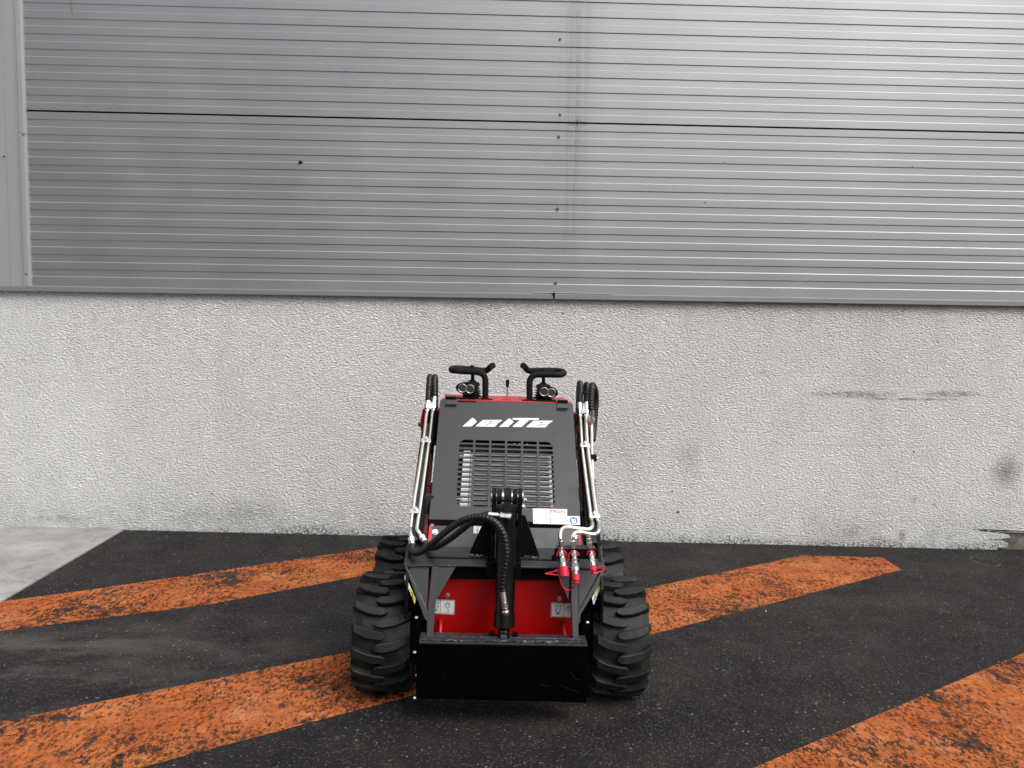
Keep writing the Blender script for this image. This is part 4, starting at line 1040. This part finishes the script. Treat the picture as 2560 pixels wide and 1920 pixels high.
# joystick bellows
def gaiter(x, ytop, ybot, dy, name='joystick'):
    base = dk3(x, ybot, 0, dy); base.z = DZ; H_ = dk3(x, ytop, 0, dy).z - DZ
    bm = bmesh.new(); prof = [(0, .058), (.006, .058)]
    nr = 5; h0_ = .008; hh = H_ * .60
    for i in range(nr):
        z_ = h0_ + hh * i / nr; r = .052 - .0028 * i
        prof += [(z_, r - .014), (z_ + hh / nr * .35, r), (z_ + hh / nr * .60, r), (z_ + hh / nr * .95, r - .014)]
    z_ = h0_ + hh; prof += [(z_, .044), (z_ + .012, .036), (z_ + H_ * .16, .018), (z_ + H_ * .22, .016), (z_ + H_ * .23, .0095), (H_ + .06, .0095)]
    lathem(bm, base, (0, 0, 1), prof, 32); j = bm_obj(name, bm, MATTE, L, True)
    return j, base, H_
for x, xt, ybt, yk, lx, ly, dyj in ((583, 583, 600, 168, 500, 470, .09), (1612, 1620, 640, 205, 1682, 522, .09)):
    j, base_, H_ = gaiter(x, 315 if x < 1000 else 355, ybt, dyj)
    top = dk3(xt, yk, 0, dyj); bm = bmesh.new(); segm(bm, (base_.x, base_.y, DZ + H_), (top.x, top.y, top.z), .0075, n=14)
    bmesh.ops.create_uvsphere(bm, u_segments=18, v_segments=12, radius=.0145, matrix=Matrix.Translation(top)); bm_obj('joystick_knob', bm, MATTE, j, True)
    # work lamp in front of the gaiter
    c = dk3(lx, ly, 0, .02); sx = 1
    lampY = dy0 + .015
    FL = Frame3((c.x, lampY, c.z), (cos(.0), 0, 0), (0, 0, 1))
    bm = bmesh.new(); nseg = 36; tilt = -.08 if x < 1000 else -.12
    rx_, rz_ = .0575, .0335
    def ell(rx, rz, dy): return [Vector((c.x + rx * cos(a) * cos(tilt) + rz * sin(a) * -sin(tilt), lampY + dy, c.z + rx * cos(a) * sin(tilt) + rz * sin(a))) for a in [2 * pi * i / nseg for i in range(nseg)]]
    rings = [ell(rx_ * .72, rz_ * .66, 0.002), ell(rx_ * .80, rz_ * .76, -.010), ell(rx_ * .96, rz_ * .94, -.012), ell(rx_, rz_, -.006), ell(rx_, rz_, .012), ell(rx_ * .9, rz_ * .88, .020), ell(rx_ * .6, rz_ * .6, .040), ell(.01, .01, .042)]
    RV = [[bm.verts.new(p) for p in r_] for r_ in rings]
    for A_, C_ in zip(RV, RV[1:]):
        for i in range(nseg): bm.faces.new((A_[i], A_[(i + 1) % nseg], C_[(i + 1) % nseg], C_[i]))
    bm.faces.new(RV[0]); bm.faces.new(RV[-1])
    lamp = bm_obj('work_lamp', bm, MATTE, L, True)
    for sgn in (-1, 1):
        lc = Vector((c.x + sgn * .0205 * cos(tilt), lampY - .0, c.z + sgn * .0205 * sin(tilt)))
        bm = bmesh.new(); n_ = 28
        prof = [(-.012, .0235), (-.0135, .0218), (-.0105, .0200), (-.002, .0130), (.0005, .006), (-.004, .005), (-.005, .001)]
        lathem(bm, lc, (0, 1, 0), [(a, b) for a, b in prof], n_); bm_obj('lamp_reflector', bm, LENS, lamp, True)
        bm = bmesh.new(); tubem(bm, [lc + Vector((cos(2 * pi * i / 30) * .0222, -.0135, sin(2 * pi * i / 30) * .0222)) for i in range(31)], .0019, 8, smooth_path=False); bm_obj('lamp_ring', bm, CHROME, lamp, True)
        bm = bmesh.new(); R_ = [bm.verts.new(lc + Vector((cos(2 * pi * i / 24) * .0205, -.0112, sin(2 * pi * i / 24) * .0205))) for i in range(24)]; bm.faces.new(R_)
        g_ = bm_obj('lamp_glass', bm, GLASS, lamp); g_.modifiers.new('s', 'SOLIDIFY').thickness = .001
    box('lamp_foot', (c.x - .055, lampY - .005, DZ), (c.x + .050, lampY + .07, DZ + .010), BLACK, L, .003)
    box('lamp_bracket', (c.x - .018, lampY + .02, DZ + .010), (c.x + .018, lampY + .035, c.z - .01), BLACK, lamp, .001)
# handles
def handle(P2, fl_x, fl_y):
    pts = [at(*r6(p[:2]), dy0 + p[2]) for p in P2]
    pts[0].z = DZ
    o = tube('grab_handle', pts, .0172, MATTE, L, 18)
    c = pts[0]; 
    bm = bmesh.new(); prism(bm, [(c.x - .042, c.y - .022, DZ), (c.x + .042, c.y - .022, DZ), (c.x + .042, c.y + .022, DZ), (c.x - .042, c.y + .022, DZ)], (0, 0, .006)); fl_ = bm_obj('handle_flange', bm, BLACK, o, False, .002)
    for sx in (-1, 1): bolt('flange_bolt', (c.x + sx * .033, c.y, DZ + .006), (0, 0, 1), .006, .006, ZINC, o)
F_, K_ = .05, .21
handle([(777, 618, F_), (777, 540, F_), (777, 400, F_), (772, 320, F_), (735, 262, F_), (660, 236, F_), (500, 224, F_), (370, 216, F_), (300, 208, F_ + .03), (284, 194, F_ + .08), (310, 182, K_ - .03), (400, 180, K_), (600, 196, K_), (720, 212, K_), (790, 210, K_), (830, 182, K_ - .01), (862, 150, K_ - .03), (884, 140, K_ - .055)], 0, 0)
handle([(1420, 640, F_), (1420, 560, F_), (1420, 420, F_), (1428, 345, F_), (1470, 290, F_), (1550, 270, F_), (1700, 270, F_), (1830, 274, F_), (1900, 265, F_ + .03), (1918, 246, F_ + .08), (1890, 225, K_ - .03), (1800, 216, K_), (1600, 212, K_), (1490, 216, K_), (1420, 215, K_), (1375, 190, K_ - .01), (1345, 155, K_ - .03), (1326, 140, K_ - .055)], 0, 0)
# centre lever
a, b, c_ = dk3(1096, 632, 0, .06), dk3(1097, 455, 0, .06), dk3(1099, 342, 0, .06); a.z = DZ
bm = bmesh.new(); segm(bm, a, b, .0045, n=12); lv = bm_obj('lever_rod', bm, GALV, L, True)
bm = bmesh.new(); lathem(bm, b, c_ - b, [(0, .006), (.004, .008), ((c_ - b).length * .7, .0105), ((c_ - b).length - .003, .010), ((c_ - b).length, .007)], 20); bm_obj('lever_grip', bm, MATTE, lv, True)
box('lever_slot', (a.x - .028, a.y - .006, DZ + .0002), (a.x + .024, a.y + .006, DZ + .0014), BLACK, L, 0)

# rear towers -------------------------------------------------------------------
TYR = .62
def A1t(p, Y=TYR): return at(*A1(p), Y)
for s in (0, 1):
    if s == 0:
        out_ = [A1t(p) for p in ((470, 772), (820, 778), (790, 1345), (660, 1345), (640, 1300), (470, 1335), (450, 1290), (425, 1150), (418, 1080), (432, 960))]
        edge = [A1t(p, TYR - .03) for p in ((470, 772), (512, 774), (500, 850), (482, 980), (470, 1060), (468, 1150), (462, 1200), (440, 1170), (420, 1110), (432, 960))]
    else:
        out_ = [at(*A3(p), TYR) for p in ((118, 782), (430, 786), (440, 960), (455, 1090), (450, 1180), (410, 1300), (405, 1350), (160, 1350), (140, 1000))]
        edge = [at(*A3(p), TYR - .03) for p in ((402, 790), (430, 786), (440, 960), (455, 1090), (450, 1180), (410, 1300), (412, 1100))]
    tw = plate('rear_tower', out_, (0, .10, 0), RED, L, .003)
    plate('tower_edge', edge, (0, .028, 0), RED, tw, .002)
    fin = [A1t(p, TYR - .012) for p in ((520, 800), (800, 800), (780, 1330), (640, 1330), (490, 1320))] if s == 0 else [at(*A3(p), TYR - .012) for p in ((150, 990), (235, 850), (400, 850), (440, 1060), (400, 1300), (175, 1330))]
    plate('tower_hollow_shade', fin, (0, .010, 0), INNER, tw, .001)  # dark plate laid on the tower face, stands for a hollow's shade
# pivot boss ends
bm = bmesh.new(); p = A1t((425, 1050), .66); segm(bm, p + Vector((-.012, 0, 0)), p + Vector((.03, 0, 0)), .022, n=22); bm_obj('pivot_boss', bm, GALV, L, True)
# struts visible between hood and arms
for pts, mt in (([(1081, 1092), (1087, 1092), (1076, 1215), (1070, 1215)], BLACK), ):
    plate('rear_strut', [at(*p, .40) for p in pts], (0, .03, 0), mt, L)
for x0, y0, x1, y1 in ((1078, 1107, 1093, 1108), (1440, 1121, 1446, 1122), (1440, 1140, 1447, 1141)):
    bm = bmesh.new(); segm(bm, at(x0, y0, .50), at(x1, y1, .50), .009, n=12); bm_obj('tie_rod', bm, BLACK, L, True)
bx1 = [at(*A2(p), .22) for p in ((568, 95), (655, 95), (640, 330), (520, 300))]
plate('red_bracket', bx1, (0, .06, 0), RED, L, .002)
bx2 = [at(*A4(p), .22) for p in ((238, 850), (275, 850), (300, 900), (318, 1180), (300, 1250), (265, 1200))]
plate('red_bracket', bx2, (0, .06, 0), RED_PALE, L, .002)
# black air duct curves beside the hood foot
for s in (-1, 1):
    P_ = [at(x, y, .10) for x, y in (((1076, 1236), (1066, 1262), (1064, 1300), (1068, 1345)) if s < 0 else ((1453, 1272), (1458, 1290), (1460, 1315), (1460, 1340)))]
    tube('side_duct', P_, .022, GREYP, L, 16)
